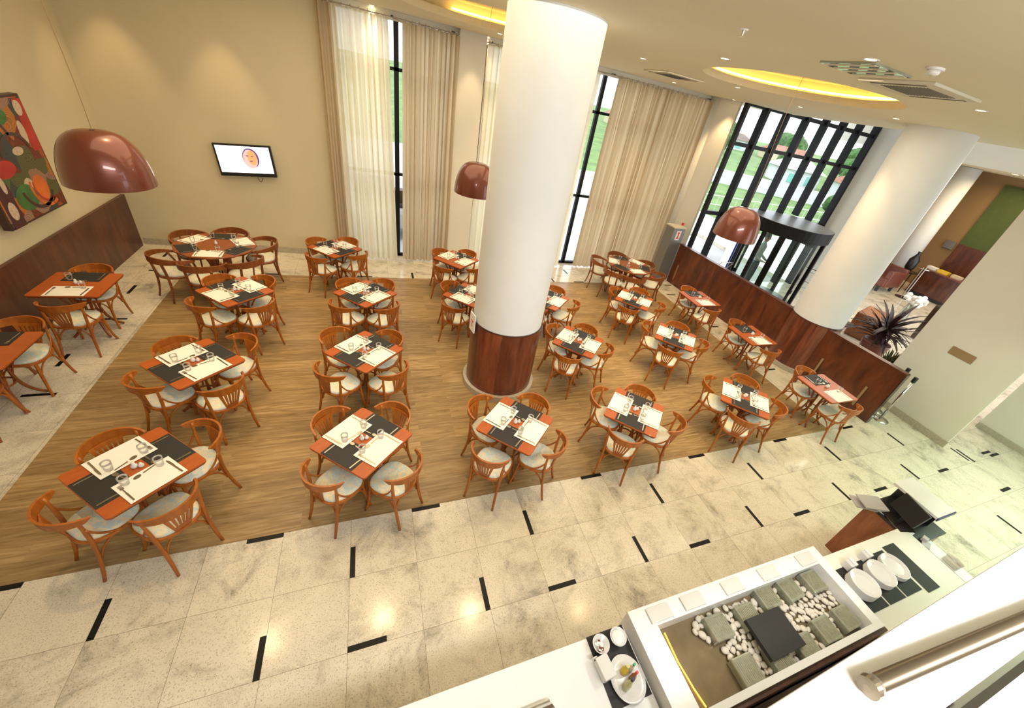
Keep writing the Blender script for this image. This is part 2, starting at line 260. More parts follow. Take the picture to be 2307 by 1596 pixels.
# lobby glazed front with deep vertical blades
f = MB()
X0, X1, YW, ZT = 8.92, 14.1, 6.2, 5.6
f.box((8.95, YW, ZT / 2), (.09, .12, ZT))
for i, x in enumerate((9.57, 10.30, 11.05, 11.80, 12.5, 13.2, 13.95)): f.box((x + .03, YW - .02, ZT / 2 + (1.15 if 1 <= i <= 4 else 0)), (.09, .20, ZT - (2.3 if 1 <= i <= 4 else 0)))
for z, d in ((2.08, .1), (3.84, .09), (4.72, .09)): f.box(((X0 + X1) / 2, YW, z), (X1 - X0, .1, d))
f = f.build('window_3', 'frame_black'); struct(f)
MB().box(((X0 + X1) / 2, YW + .02, (ZT + 2.1) / 2), (X1 - X0, .012, ZT - 2.1)).build('window_pane', 'glass', f)
MB().box((9.27, YW + .02, 1.02), (.6, .012, 2.0)).build('window_pane', 'glass', f)
struct(MB().box((14.22, 5.1, 2.8), (.2, 2.4, 5.6)).build('wall_lobby_return', 'wall_white'))
struct(MB().prism([(8.4, 6.1), (9.9, 6.1), (14.3, 6.1), (14.3, 9), (8.4, 9)], 5.6, 5.75).build('ceiling_lobby', 'wall_white'))
# exterior soffit with dark stripes seen through the top panes
s = MB().box((11.5, 8.4, 5.2), (6.0, 4.2, .1)); s.slot(1)
for i in range(8): s.box((9.2 + i * .75, 8.4, 5.14), (.28, 4.2, .03))
s = s.build('ceiling_canopy', ['wall_white', 'grey_metal']); struct(s)
# ceiling with two round coves
coves = [((5.85, 2.25), 1.3), ((2.0, 4.25), 1.3)]
outer = [(-4.2, -8), (11.4, -8), (11.2, -2), (10.8, -.5), (10.3, 1.3), (10.1, 3.2), (10.4, 5), (10.5, 7.35), (-4.2, 7.35)]
loops = [[Vector((x, y, 0)) for x, y in outer]] + [[Vector((c[0] + r * math.cos(2 * PI * k / 64), c[1] + r * math.sin(2 * PI * k / 64), 0)) for k in range(64)] for c, r in coves]
tris = tessellate_polygon(loops); flat = [q for l in loops for q in l]
ce = MB(); ce.add([(q.x, q.y, CH) for q in flat], [tuple(t) for t in tris])
n = len(outer); ce.add([(x, y, CH) for x, y in outer] + [(x, y, CH + .35) for x, y in outer], [(i, (i + 1) % n, n + (i + 1) % n, n + i) for i in range(n)]); ce.add([(x, y, CH + .35) for x, y in outer], [tuple(range(n))])
struct(ce.build('ceiling', 'ceiling_paint'))
for k, (c, r) in enumerate(coves):
    m = MB(); N = 64
    def ring(r_, z): return [(c[0] + r_ * math.cos(2 * PI * j / N), c[1] + r_ * math.sin(2 * PI * j / N), z) for j in range(N)]
    prof = [(r, CH), (r, CH + .10), (r + .16, CH + .10), (r + .16, CH + .26)]
    m.lathe([(a, z) for a, z in prof] + [(0.001, CH + .26)], (c[0], c[1], 0), 64, caps=False)
    o = m.build('ceiling_cove', 'ceiling_paint', smooth=False); struct(o)
    m = MB().tube([(c[0] + (r + .08) * math.cos(q), c[1] + (r + .08) * math.sin(q), CH + .14) for q in [math.radians(-75 + 5 * j_) for j_ in range(37)]], .016, 6); t_ = m.build('cove_light', 'cove_glow', o)
struct(MB().box((3.2, -8.05, 2.33), (14.8, .1, CH)).build('wall_rear', 'wall_paint'))
# columns
def column(name_, cx, cy, r, zb, label, floorring=.05):
    t = thing(name_, label, 'column', (cx, cy, 0))
    MB().lathe([(r - .012, zb), (r - .012, CH)], (0, 0, 0), 64).build('shaft', 'column_white', t, smooth=True, bevel=0).modifiers.new('e', 'EDGE_SPLIT').split_angle = 1
    MB().lathe([(r, .1), (r, zb)], (0, 0, 0), 48).build('wood_cladding', 'column_wood', t, smooth=True).modifiers.new('e', 'EDGE_SPLIT').split_angle = 1
    MB().lathe([(r + floorring, 0), (r + floorring, .1)], (0, 0, 0), 48).build('base_ring', 'skirting_stone', t, smooth=True).modifiers.new('e', 'EDGE_SPLIT').split_angle = 1
    MB().lathe([(r + .006, zb), (r + .006, zb + .012)], (0, 0, 0), 48).build('cladding_trim', 'dark_edge', t); return t
column('column', 2.13, 2.08, .52, 1.17, 'large round white column with reddish wood cladding base in the middle of the dining room')
column('column', 8.98, 1.93, .50, 1.17, 'round white column with wood clad base built into the wood partition on the right')
t = thing('notice', 'white notice card fixed to the left side of the big column', 'notice', (1.585, 2.0, 1.16), .18); MB().box((0, 0, 0), (.012, .17, .28)).build('card', 'paper', t); MB().box((-.008, 0, .03), (.003, .09, .012), 0).box((-.008, 0, -.02), (.003, .012, .09)).build('marks', 'red', t)
# parapet partition
P0, P1 = Vector((8.49, 6.09, 0)), Vector((8.83, .02, 0)); d = P1 - P0; ln = d.length; rz = math.atan2(d.y, d.x)
t = thing('partition', 'long waist-high reddish brown wood partition separating the tables from the lobby', 'partition', P0, rz)
MB().box((ln / 2, .05, .57), (ln, .1, 1.14)).build('panel', 'parapet_wood', t)
MB().box((ln / 2, .05, 1.15), (ln + .02, .13, .025)).build('top_cap', 'panel_wood', t); MB().box((ln + .012, .05, .57), (.02, .12, 1.16)).build('end_post', 'steel_dark', t)
for u in (.25, 4.85, 5.75): MB().box((u, -.02, .38), (.04, .012, .45)).build('face_strip', 'brown_wall', t)  # narrow brown strips on the panel face
# grey end cabinet with sign
t = thing('cabinet', 'tall grey stone-look cabinet at the far end of the wood partition', 'cabinet', (8.32, 6.32, 0), rz)
MB().box((0, 0, .78), (.34, .42, 1.56)).build('body', 'grey_metal', t, bevel=.005); MB().box((0, 0, 1.575), (.37, .45, .03)).build('top', 'vent_grey', t)
s = MB().box((.05, .215, 1.38), (.15, .006, .24)); s = MB().box((.175, .0, 1.36), (.008, .16, .26)).build('sign', 'paper', t); MB().box((.181, .0, 1.36), (.004, .04, .14)).box((.181, 0, 1.44), (.004, .09, .03)).box((.181, 0, 1.29), (.004, .09, .03)).build('sign_symbol', 'red', s)
t = tag(MB().box((8.60, 6.42, 1.62), (.05, .05, .07)).build('alarm_box', 'red'), 'small red alarm box on the wall beside the grey cabinet', 'alarm')
# right side walls
struct(MB().box((9.93, -.07, 2.4), (.05, 1.46, 4.8)).build('wall_right', 'wall_white')); struct(MB().box((9.90, -.07, .07), (.03, 1.48, .14)).build('baseboard_right', 'skirting_stone'))
struct(MB().box((12.0, -2.6, 2.4), (.6, 4.1, 4.8)).build('wall_right_far', 'wall_white')); struct(MB().box((11.69, -2.6, .06), (.02, 4.1, .12)).build('baseboard_right_far', 'skirting_stone'))
pq = MB().box((9.895, -.06, 1.575), (.012, .36, .15)).build('wall_plaque', 'brown_wall', bevel=.003); tag(pq, 'dark bronze rectangular plaque on the big white wall at right', 'plaque')
# far lobby
struct(MB().box((22.6, 4, 3), (.2, 9, 6)).build('wall_lobby_far', 'brown_wall'))
struct(MB().box((19.4, 7.4, 3), (6.6, .2, 6)).build('wall_lobby_back', 'brown_wall'))
struct(MB().box((20.5, 4, 4.83), (8, 10, .4)).build('ceiling_reception', 'ceiling_paint')); struct(MB().box((16.45, 3, 5.5), (.1, 12, 1.86)).build('wall_fascia', 'wall_white'))
struct(MB().box((12.5, 1.5, 6.45), (8.2, 15, .1)).build('ceiling_lobby_high', 'wall_white'))
gw = MB().box((22.46, 4.5, 3.2), (.06, 3.0, 2.3)).build('green_panel', 'green_wall'); tag(gw, 'olive green wall panel above the reception desk', 'wall panel')
gw = MB().box((22.46, 4.5, 1.5), (.07, 3.0, 1.1)).build('wood_panel', 'panel_wood'); tag(gw, 'dark brown wood panel under the green wall panel behind the reception', 'wall panel')
c = MB().lathe([(.42, 0), (.42, 4.62)], (21.0, 6.75, 0), 32).build('column', 'column_white', smooth=True); tag(c, 'slender white column far back in the lobby beside the reception desk', 'column')
t = thing('reception_desk', 'reddish brown wood reception desk in front of the green wall', 'desk', (21.0, 4.45, 0))
MB().box((0, 0, .5), (.7, 2.7, 1.0)).build('body', 'panel_wood', t); MB().box((0, 0, 1.02), (.85, 2.8, .05)).build('desktop', 'column_wood', t); MB().box((-.37, 0, .06), (.02, 2.6, .12)).build('plinth', 'black', t)
mo = thing('monitor', 'black computer monitor standing on the reception desk', 'monitor', (21.0, 3.9, 1.045)); MB().box((0, 0, .22), (.05, .55, .36)).build('screen', 'black', mo); MB().box((0, 0, .02), (.18, .25, .04)).build('foot', 'black', mo)
for k, (y, wd) in enumerate(((5.6, .3), (5.2, .35), (4.75, .3))): tag(MB().box((20.95, y, 1.045 + .05), (.25, wd, .1)).build('paper_stack', ['paper', 'yellow', 'house_cream'][k]), ['stack of white papers at the left end of the reception desk', 'low yellow folder pile on the reception desk', 'beige paper pile in the middle of the reception desk'][k], 'papers', None)
tag(MB().box((22.42, 6.25, 1.9), (.04, .35, .3)).build('wall_picture', 'grey_metal'), 'small grey framed notice on the far lobby wall', 'picture')
t = thing('sofa', 'dark red leather sofa beside the far lobby column', 'sofa', (18.9, 6.35, 0)); MB().box((0, 0, .38), (1.1, 1.6, .35)).build('seat', 'leather', t, bevel=.05); MB().box((.05, -.72, .52), (1.0, .22, .62)).build('armrest', 'leather', t, bevel=.05); MB().box((.5, 0, .65), (.22, 1.6, .6)).build('backrest', 'leather', t, bevel=.05)
for x in (-.45, .45):
    for y in (-.65, .65): MB().box((x, y, .1), (.08, .08, .2)).build('leg', 'black', t)
t = thing('side_table', 'thin black metal side table next to the leather sofa', 'table', (20.1, 5.85, 0)); MB().box((0, 0, .8), (.6, .5, .03)).build('top', 'black', t)
for x in (-.28, .28):
    for y in (-.23, .23): MB().box((x, y, .39), (.025, .025, .78)).build('leg', 'black', t)
v = MB().lathe([(.1, 0), (.16, .15), (.17, .45), (.08, .62), (.05, .72), (.07, .78)], (20.0, 5.9, .815), 20).build('vase', 'black', smooth=True); tag(v, 'tall black vase standing on the thin side table by the sofa', 'vase')
t = thing('floor_stand', 'chrome display stand with two wire shelves in the lobby before the reception', 'stand', (19.3, 5.15, 0)); MB().tube([(0, -.04, 0), (0, -.04, 1.25)], .02, 8).tube([(0, .04, 0), (0, .04, 1.25)], .02, 8).build('pole', 'steel', t); MB().lathe([(.22, 1.2), (.22, 1.22)], n=20).build('shelf', 'steel', t); MB().lathe([(.25, 0), (.25, .02)], n=20).build('base', 'steel_dark', t)
po = MB().box((19.0, 7.1, 2.3), (.2, .2, 4.6)).build('window_post', 'black'); tag(po, 'black window post rising beside the far lobby column', 'post')
# plant behind the partition
t = thing('potted_plant', 'large dark burgundy spiky-leaved plant on the lobby side of the partition', 'plant', (11.7, 1.85, 0))
MB().lathe([(.22, 0), (.3, .45), (.3, .5), (.27, .5), (.27, .44)], n=24).build('pot', 'leather', t, smooth=True); m = MB()
random.seed(3)
for k in range(75):
    a = random.uniform(0, 2 * PI); el = random.uniform(.1, 1.35); ln_ = random.uniform(.4, .75); z0 = random.uniform(.55, .95); ca, sa = math.cos(a), math.sin(a); pts = []
    for i in range(6):
        u = i / 5; r_ = .05 + ln_ * u * math.cos(el * (1 - .5 * u)); z_ = z0 + ln_ * u * math.sin(el) - .35 * u * u * math.cos(el); wv = .045 * math.sin(PI * min(1, u * .9 + .1)) + .003
        pts.append([(r_ * ca - wv * sa, r_ * sa + wv * ca, z_), (r_ * ca, r_ * sa, z_ - .012), (r_ * ca + wv * sa, r_ * sa - wv * ca, z_)])
    m.sheet(pts)
m.build('foliage', 'burgundy_leaf', t); MB().tube([(0, 0, .4), (.02, 0, .95)], .04, 8).build('stem', 'moss', t)
t = thing('potted_plant', 'low mossy green plant in the lobby just behind the partition top', 'plant', (10.9, 1.05, 0)); MB().lathe([(.2, 0), (.26, .42), (.22, .42)], n=24).build('pot', 'stone_dark', t, smooth=True)
m = MB()
for k in range(90):
    a = random.uniform(0, 2 * PI); r_ = random.uniform(0, .28); m.tube([(r_ * .5 * math.cos(a), r_ * .5 * math.sin(a), .42), (r_ * math.cos(a), r_ * math.sin(a), random.uniform(.55, .78))], [.02, .004], 5)
m.build('foliage', 'moss', t)
t = thing('low_table', 'low dark lobby table holding yellow and white magazines', 'table', (11.4, 2.95, 0)); MB().box((0, 0, .48), (1.1, .8, .05)).build('top', 'black', t, bevel=.01); MB().box((0, 0, .23), (.7, .5, .46)).build('base', 'leather', t)
tag(MB().box((11.3, 2.95, .515), (.5, .4, .02), .3).build('magazine', 'yellow'), 'yellow magazine lying on the low lobby table', 'magazine'); tag(MB().box((11.62, 2.9, .53), (.22, .25, .05), .2).build('napkin_box', 'paper'), 'white box on the low lobby table', 'box')
tag(MB().box((13.1, 2.75, .35), (1.1, .8, .7), .3).build('ottoman', 'podium_wood', bevel=.04), 'brown ottoman seat behind the spiky plant in the lobby', 'ottoman')
t = thing('flower_bunch', 'bunch of white flowers above the dark plant in the lobby', 'flowers', (14.6, 2.9, 0)); m = MB()
for k in range(26): m.lathe([(.01, -.06), (.06, -.03), (.07, .02), (.03, .06)], (random.uniform(-.3, .3), random.uniform(-.25, .25), random.uniform(1.0, 1.25)), 8)
m.build('blossoms', 'flower_white', t, smooth=True); MB().lathe([(.1, 0), (.16, .3), (.08, .95)], n=16).build('vase', 'glass_block', t, smooth=True)
tag(MB().box((15.6, 2.3, .55), (1.0, .6, 1.1)).build('cabinet', 'steel_dark', bevel=.02), 'black and silver low cabinet behind the flowers in the lobby', 'cabinet')
# stanchions
for k, (x, y, lb) in enumerate(((9.32, .03, 'chrome queue post with black head standing at the partition end, nearer one'), (9.55, .28, 'chrome queue post behind the other one at the partition end'))):
    t = thing('queue_post', lb, 'queue post', (x, y, 0), 0, None); MB().lathe([(.15, 0), (.15, .01), (.03, .035)], n=28).build('base', 'steel', t, smooth=True); MB().lathe([(.022, .03), (.022, .96)], n=14).build('pole', 'steel', t, smooth=True); MB().lathe([(.035, .93), (.035, 1.03)], n=16).build('head', 'black', t)
# luggage trolleys
def trolley(x, y, rz_, lb):
    t = thing('luggage_cart', lb, 'luggage cart', (x, y, 0), rz_)
    MB().tube([(-.3, 0, .2), (-.3, 0, .8), (-.42, 0, 1.0)], .013, 6).tube([(-.3, .45, .2), (-.3, .45, .8), (-.42, .45, 1.0)], .013, 6).tube([(-.42, 0, 1.0), (-.42, .45, 1.0)], .015, 6).tube([(-.3, 0, .2), (.5, 0, .15), (.5, .45, .15), (-.3, .45, .2)], .013, 6).tube([(-.3, 0, .55), (-.3, .45, .55)], .01, 6).build('frame', 'steel', t)
    b_ = MB()
    for i in range(7): b_.tube([(-.28, .03 + i * .065, .62), (.0, .03 + i * .065, .62), (.0, .03 + i * .065, .8)], .005, 4)
    b_.tube([(0, 0, .8), (0, .45, .8)], .008, 5).build('basket', 'steel', t)
    for p in ((-.3, 0), (-.3, .45), (.48, .05), (.48, .4)): MB().lathe([(.065, -.015), (.065, .015)], n=14).build('wheel', 'rubber', t).location = (p[0], p[1], .067); 
    for c_ in t.children: 
        if c_.name.startswith('wheel'): c_.rotation_euler = (PI / 2, 0, 0)
    return t
trolley(13.3, 4.3, .3, 'wire luggage cart parked against the white lobby wall, nearest the column'); trolley(13.5, 5.0, .4, 'wire luggage cart parked behind another one by the revolving door'); trolley(9.8, 5.65, 1.6, 'wire luggage cart left of the revolving door behind the partition')
# revolving door
t = thing('revolving_door', 'black framed round revolving glass door with flat canopy disc', 'door', (11.35, 5.32, 0)); RD = 1.12
MB().lathe([(RD, 2.0), (RD, 2.3)], n=48).build('canopy', 'frame_black', t); MB().lathe([(RD - .02, 2.302), (RD - .02, 2.31)], n=48).build('canopy_top', 'grey_metal', t)
MB().lathe([(RD, 0.0), (RD, .02)], n=48).build('floor_disc', 'grey_metal', t)
for a0 in (10, 190):
    pr = [(RD - .05) for _ in range(9)]; m = MB(); m.sheet([[((RD - .05) * math.cos(math.radians(a0 + q * 12)), (RD - .05) * math.sin(math.radians(a0 + q * 12)), z) for z in (.05, 2.0)] for q in range(9)]); m.build('curved_pane', 'glass_green', t)
    for q in (0, 96): a = math.radians(a0 + q); MB().box(((RD - .05) * math.cos(a), (RD - .05) * math.sin(a), 1.0), (.09, .09, 2.0), a).build('post', 'frame_black', t)
for k in range(3):
    a = math.radians(35 + 120 * k); ca, sa = math.cos(a), math.sin(a); w_ = MB()
    for r_ in (.06, .98): w_.box((r_ * ca, r_ * sa, 1.0), (.07, .04, 1.94), a)
    for z in (.1, 1.93): w_.box((.52 * ca, .52 * sa, z), (.95, .04, .12), a)
    wg = w_.build('wing', 'frame_black', t); MB().box((.52 * ca, .52 * sa, 1.0), (.9, .008, 1.75), a).build('wing_pane', 'glass_green', wg)
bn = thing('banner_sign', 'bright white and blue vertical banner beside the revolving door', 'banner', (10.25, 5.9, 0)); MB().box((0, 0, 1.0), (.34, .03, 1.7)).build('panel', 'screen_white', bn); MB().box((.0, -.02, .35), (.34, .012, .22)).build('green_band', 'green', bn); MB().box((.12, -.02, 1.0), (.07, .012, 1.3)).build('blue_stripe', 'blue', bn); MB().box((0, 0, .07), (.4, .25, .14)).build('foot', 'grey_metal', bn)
# outside
def gz(x, y): dd = max(0.0, y + x * .25 - 40); return -.45 + .036 * min(dd, 90)
rows = []
for i in range(56):
    y = 9.5 + i * 2.5; rows.append([(-20 + j * 4.0, y, gz(-20 + j * 4.0, y) + .15 * math.sin(j * 1.3 + y * .2) * min(1, max(0, (y - 20) / 20))) for j in range(50)])
struct(MB().sheet(rows).build('lawn', 'grass', smooth=True))
struct(MB().box((14, 8.75, -.18), (60, 5.0, .08)).build('pavement', 'paving')); struct(MB().box((-1, 18, -.34), (40, 15.0, .1)).build('road', 'paving'))
o = MB(); q0, q1 = Vector((24.5, 37.2, 0)), Vector((52, 19, 0)); dd = q1 - q0; o.box(((q0 + q1) / 2 + Vector((0, 0, .05))), (dd.length, .25, 1.5), math.atan2(dd.y, dd.x)); tag(o.build('boundary_wall', 'house_white'), 'long white boundary wall across the green slope outside', 'wall')
fe = thing('railing', 'thin pale metal railing along the lawn outside the glazed front', 'railing', (0, 0, 0)); m = MB()
for z in (.0, .55): m.tube([(14, 18.5, z), (36, 16.5, z)], .03, 6)
for i in range(45): m.tube([(14 + i * .5, 18.5 - i * .0455, -.6), (14 + i * .5, 18.5 - i * .0455, .55)], .012, 4)
m.build('bars', 'flower_white', fe)
def house(x, y, w_, d_, h, wall, roof, lb, rz_=0):
    z = gz(x, y); t = thing('house', lb, 'house', (x, y, z - .3), rz_); MB().box((0, 0, h / 2), (w_, d_, h)).build('walls', wall, t)
    MB().add([(-w_ / 2 - .4, -d_ / 2 - .4, h), (w_ / 2 + .4, -d_ / 2 - .4, h), (w_ / 2 + .4, d_ / 2 + .4, h), (-w_ / 2 - .4, d_ / 2 + .4, h), (-w_ / 2 + 1, 0, h + 1.2), (w_ / 2 - 1, 0, h + 1.2)], [(0, 1, 5, 4), (1, 2, 5), (2, 3, 4, 5), (3, 0, 4), (0, 3, 2, 1)]).build('roof', roof, t)
    for i in (-1, 1): MB().box((i * w_ / 4, -d_ / 2 - .03, h * .5), (1.2, .08, 1.0)).build('window', 'teal', t)
house(56, 30, 8, 5, 2.1, 'house_white', 'roof_tile', 'white house with red tile roof and teal windows seen through the right panes', -.35)
house(52, 38, 5, 4, 2.0, 'house_white', 'house_white', 'white roofed house left of the red tile roof house', -.3)
house(78, 62, 9, 5, 1.8, 'house_cream', 'roof_tile', 'distant cream house on the hill in the right half of the outdoor view', -.3); house(46, 72, 8, 5, 1.8, 'house_cream', 'roof_tile', 'distant orange roofed house at the left panes', -.2); house(70, 72, 10, 5, 2.0, 'house_white', 'stone_dark', 'distant grey roofed house on the hill in the middle of the view', -.3)
def tree(x, y, r_, h, lb):
    t = thing('tree', lb, 'tree', (x, y, gz(x, y) - .3)); MB().tube([(0, 0, 0), (0, 0, h * .9)], [.25, .12], 7).build('trunk', 'stone_dark', t); bm = bmesh.new()
    for k in range(12):
        a = random.uniform(0, 6.28); rr = r_ * random.uniform(.0, .65); bmesh.ops.create_icosphere(bm, subdivisions=3, radius=r_ * random.uniform(.3, .55), matrix=Matrix.Translation((rr * math.cos(a), rr * math.sin(a), h + random.uniform(-.35, .4) * r_)))
    for v_ in bm.verts: v_.co += Vector((random.uniform(-1, 1), random.uniform(-1, 1), random.uniform(-1, 1))) * r_ * .05
    me = bpy.data.meshes.new('crown'); bm.to_mesh(me); bm.free(); me.materials.append(MATS['leaf']); o_ = bpy.data.objects.new('crown', me); C.objects.link(o_); o_.parent = t
TR = [(36, 56, 2.4, 2.4, 'round green tree behind the first tall pane'), (48, 60, 3.0, 2.6, 'large round green tree behind the second tall pane'), (58, 60, 2.4, 1.8, 'low green tree on the hill in the middle of the view'), (88, 70, 3.4, 2.6, 'yellowish green tree on the hill towards the right panes'), (92, 58, 3.4, 2.4, 'dark green tree at the far right of the outdoor view'), (38, 46, 1.8, 1.3, 'bushy green tree on the slope at left'), (60, 46, 2.2, 1.4, 'bushy green tree on the slope above the white wall'), (68, 40, 2.6, 1.8, 'green tree standing beside the red tile roof house'), (36, 20.5, .9, 1.3, 'slim tree before the white wall at the right panes'), (66, 82, 3.6, 2.4, 'green tree at the top of the distant hill'), (30, 70, 3.2, 2.4, 'green tree at the left edge of the outdoor view'), (82, 84, 3.6, 2.4, 'green tree right of the top of the distant hill')]
for a in TR: tree(*a)
t = thing('car', 'pale car parked outside behind the curtain gap', 'car', (1.0, 9.3, -.14), 0); MB().prism([(-2, -.8), (2, -.8), (2.05, 0), (2, .8), (-2, .8), (-2.05, 0)], .3, .85).build('body', 'house_white', t, bevel=.12); MB().prism([(-1.1, -.7), (1.0, -.7), (1.0, .7), (-1.1, .7)], .85, 1.35).build('cabin', 'steel_dark', t, bevel=.15)
for x in (-1.3, 1.3):
    for y in (-.75, .75): q = MB().lathe([(.32, -.1), (.32, .1)], n=20).build('wheel', 'rubber', t); q.location = (x, y, .32); q.rotation_euler = (PI / 2, 0, 0)
# ================================================================ FURNITURE
DATA = {
    'T1': ((-1.63, 0.39), [[-1.96, 0.77], [-1.15, 0.76], [-2.02, -0.07], [-1.22, -0.16]]),
    'T2': ((0.15, 0.4), [[-0.26, 0.8], [0.54, 0.81], [-0.3, -0.08], [0.61, -0.15]]),
    'T3': ((1.81, 0.37), [[1.36, 0.77], [2.24, 0.71], [1.27, -0.13], [2.22, -0.14]]),
    'T4': ((3.49, 0.34), [[3.01, 0.7], [3.83, 0.74], [4.05, -0.03], [3.0, -0.17]]),
    'T5': ((5.53, 0.34), [[5.07, 0.76], [5.93, 0.73], [5.98, -0.05], [4.98, -0.15]]),
    'T6': ((7.46, 0.32), [[7.36, 0.85], [7.29, -0.29]]),
    'T7': ((-1.63, 1.91), [[-1.97, 2.32], [-1.14, 2.32], [-2.05, 1.47], [-1.19, 1.3]]),
    'T8': ((0.17, 2.0), [[-0.32, 2.43], [0.61, 2.3], [-0.34, 1.48], [0.55, 1.32]]),
    'T10': ((3.41, 2.02), [[2.99, 2.4], [3.78, 2.4], [3.86, 1.63], [2.94, 1.51]]),
    'T11': ((5.46, 2.04), [[4.98, 2.44], [5.8, 2.41], [5.9, 1.63], [4.91, 1.56]]),
    'T12': ((7.39, 1.99), [[7.27, 2.5], [7.18, 1.3]]),
    'T18': ((7.29, 3.55), [[7.25, 3.99], [7.07, 2.82]]),
    'T13': ((-1.6, 3.68), [[-1.93, 4.04], [-1.21, 4.05], [-1.95, 3.11], [-1.14, 3.09]]),
    'T14': ((0.18, 3.65), [[-0.16, 4.02], [0.56, 4.02], [-0.23, 3.07], [0.51, 2.96]]),
    'T17': ((5.44, 3.49), [[5.08, 3.92], [5.86, 3.86], [5.94, 3.05], [4.85, 2.92]]),
    'T19': ((-0.37, 5.53), [[-0.86, 5.76], [-0.12, 5.98], [-0.63, 4.81], [0.18, 5.16]]),
    'T20': ((1.95, 5.24), [[1.55, 5.59], [2.34, 5.6], [1.54, 4.63], [2.26, 4.63]]),
    'T21': ((-3.38, 3.82), [[-3.38, 4.32], [-3.24, 3.1]]),
    'T15': ((1.91, 3.62), [[1.51, 4.01], [1.45, 3.02]]),
    'T16': ((3.4, 3.51), [[3.78, 3.9], [3.98, 3.19]]),
    'T22': ((-3.52, 2.28), [[-3.34, 2.84]]),
    'R1': ((-2.24, 5.4), [[-2.87, 5.86], [-2.12, 6.14], [-1.38, 5.71], [-1.57, 4.67], [-2.26, 4.28], [-2.93, 4.74]]),
    'R2': ((6.43, 5.36), [[5.48, 5.69], [6.41, 6.11], [7.09, 5.45], [7.04, 4.62], [5.47, 4.74], [6.01, 4.32]]),
}
DESC = {'T1': 'first table from left, front row', 'T2': 'second table from left, front row', 'T3': 'third table, front row, by the column', 'T4': 'fourth table from left, front row', 'T5': 'fifth table from left, front row', 'T6': 'front-row table beside the wood partition',
    'T7': 'first table from left, second row', 'T8': 'second table from left, second row', 'T10': 'second-row table right of the column', 'T11': 'fourth platform table, second row', 'T12': 'middle partition-side table, second row',
    'T13': 'first table from left, third row', 'T14': 'second table from left, third row', 'T15': 'third-row table hidden left of column', 'T16': 'third-row table right of the column', 'T17': 'small table before the right round table', 'T18': 'farthest partition-side table, third row',
    'T19': 'back-row square table near the TV wall', 'T20': 'back-row square table left of the column', 'T21': 'fully visible table by the left wall', 'T22': 'cropped table at the left frame edge', 'R1': 'round table in the far left corner', 'R2': 'round table by the far right curtains'}
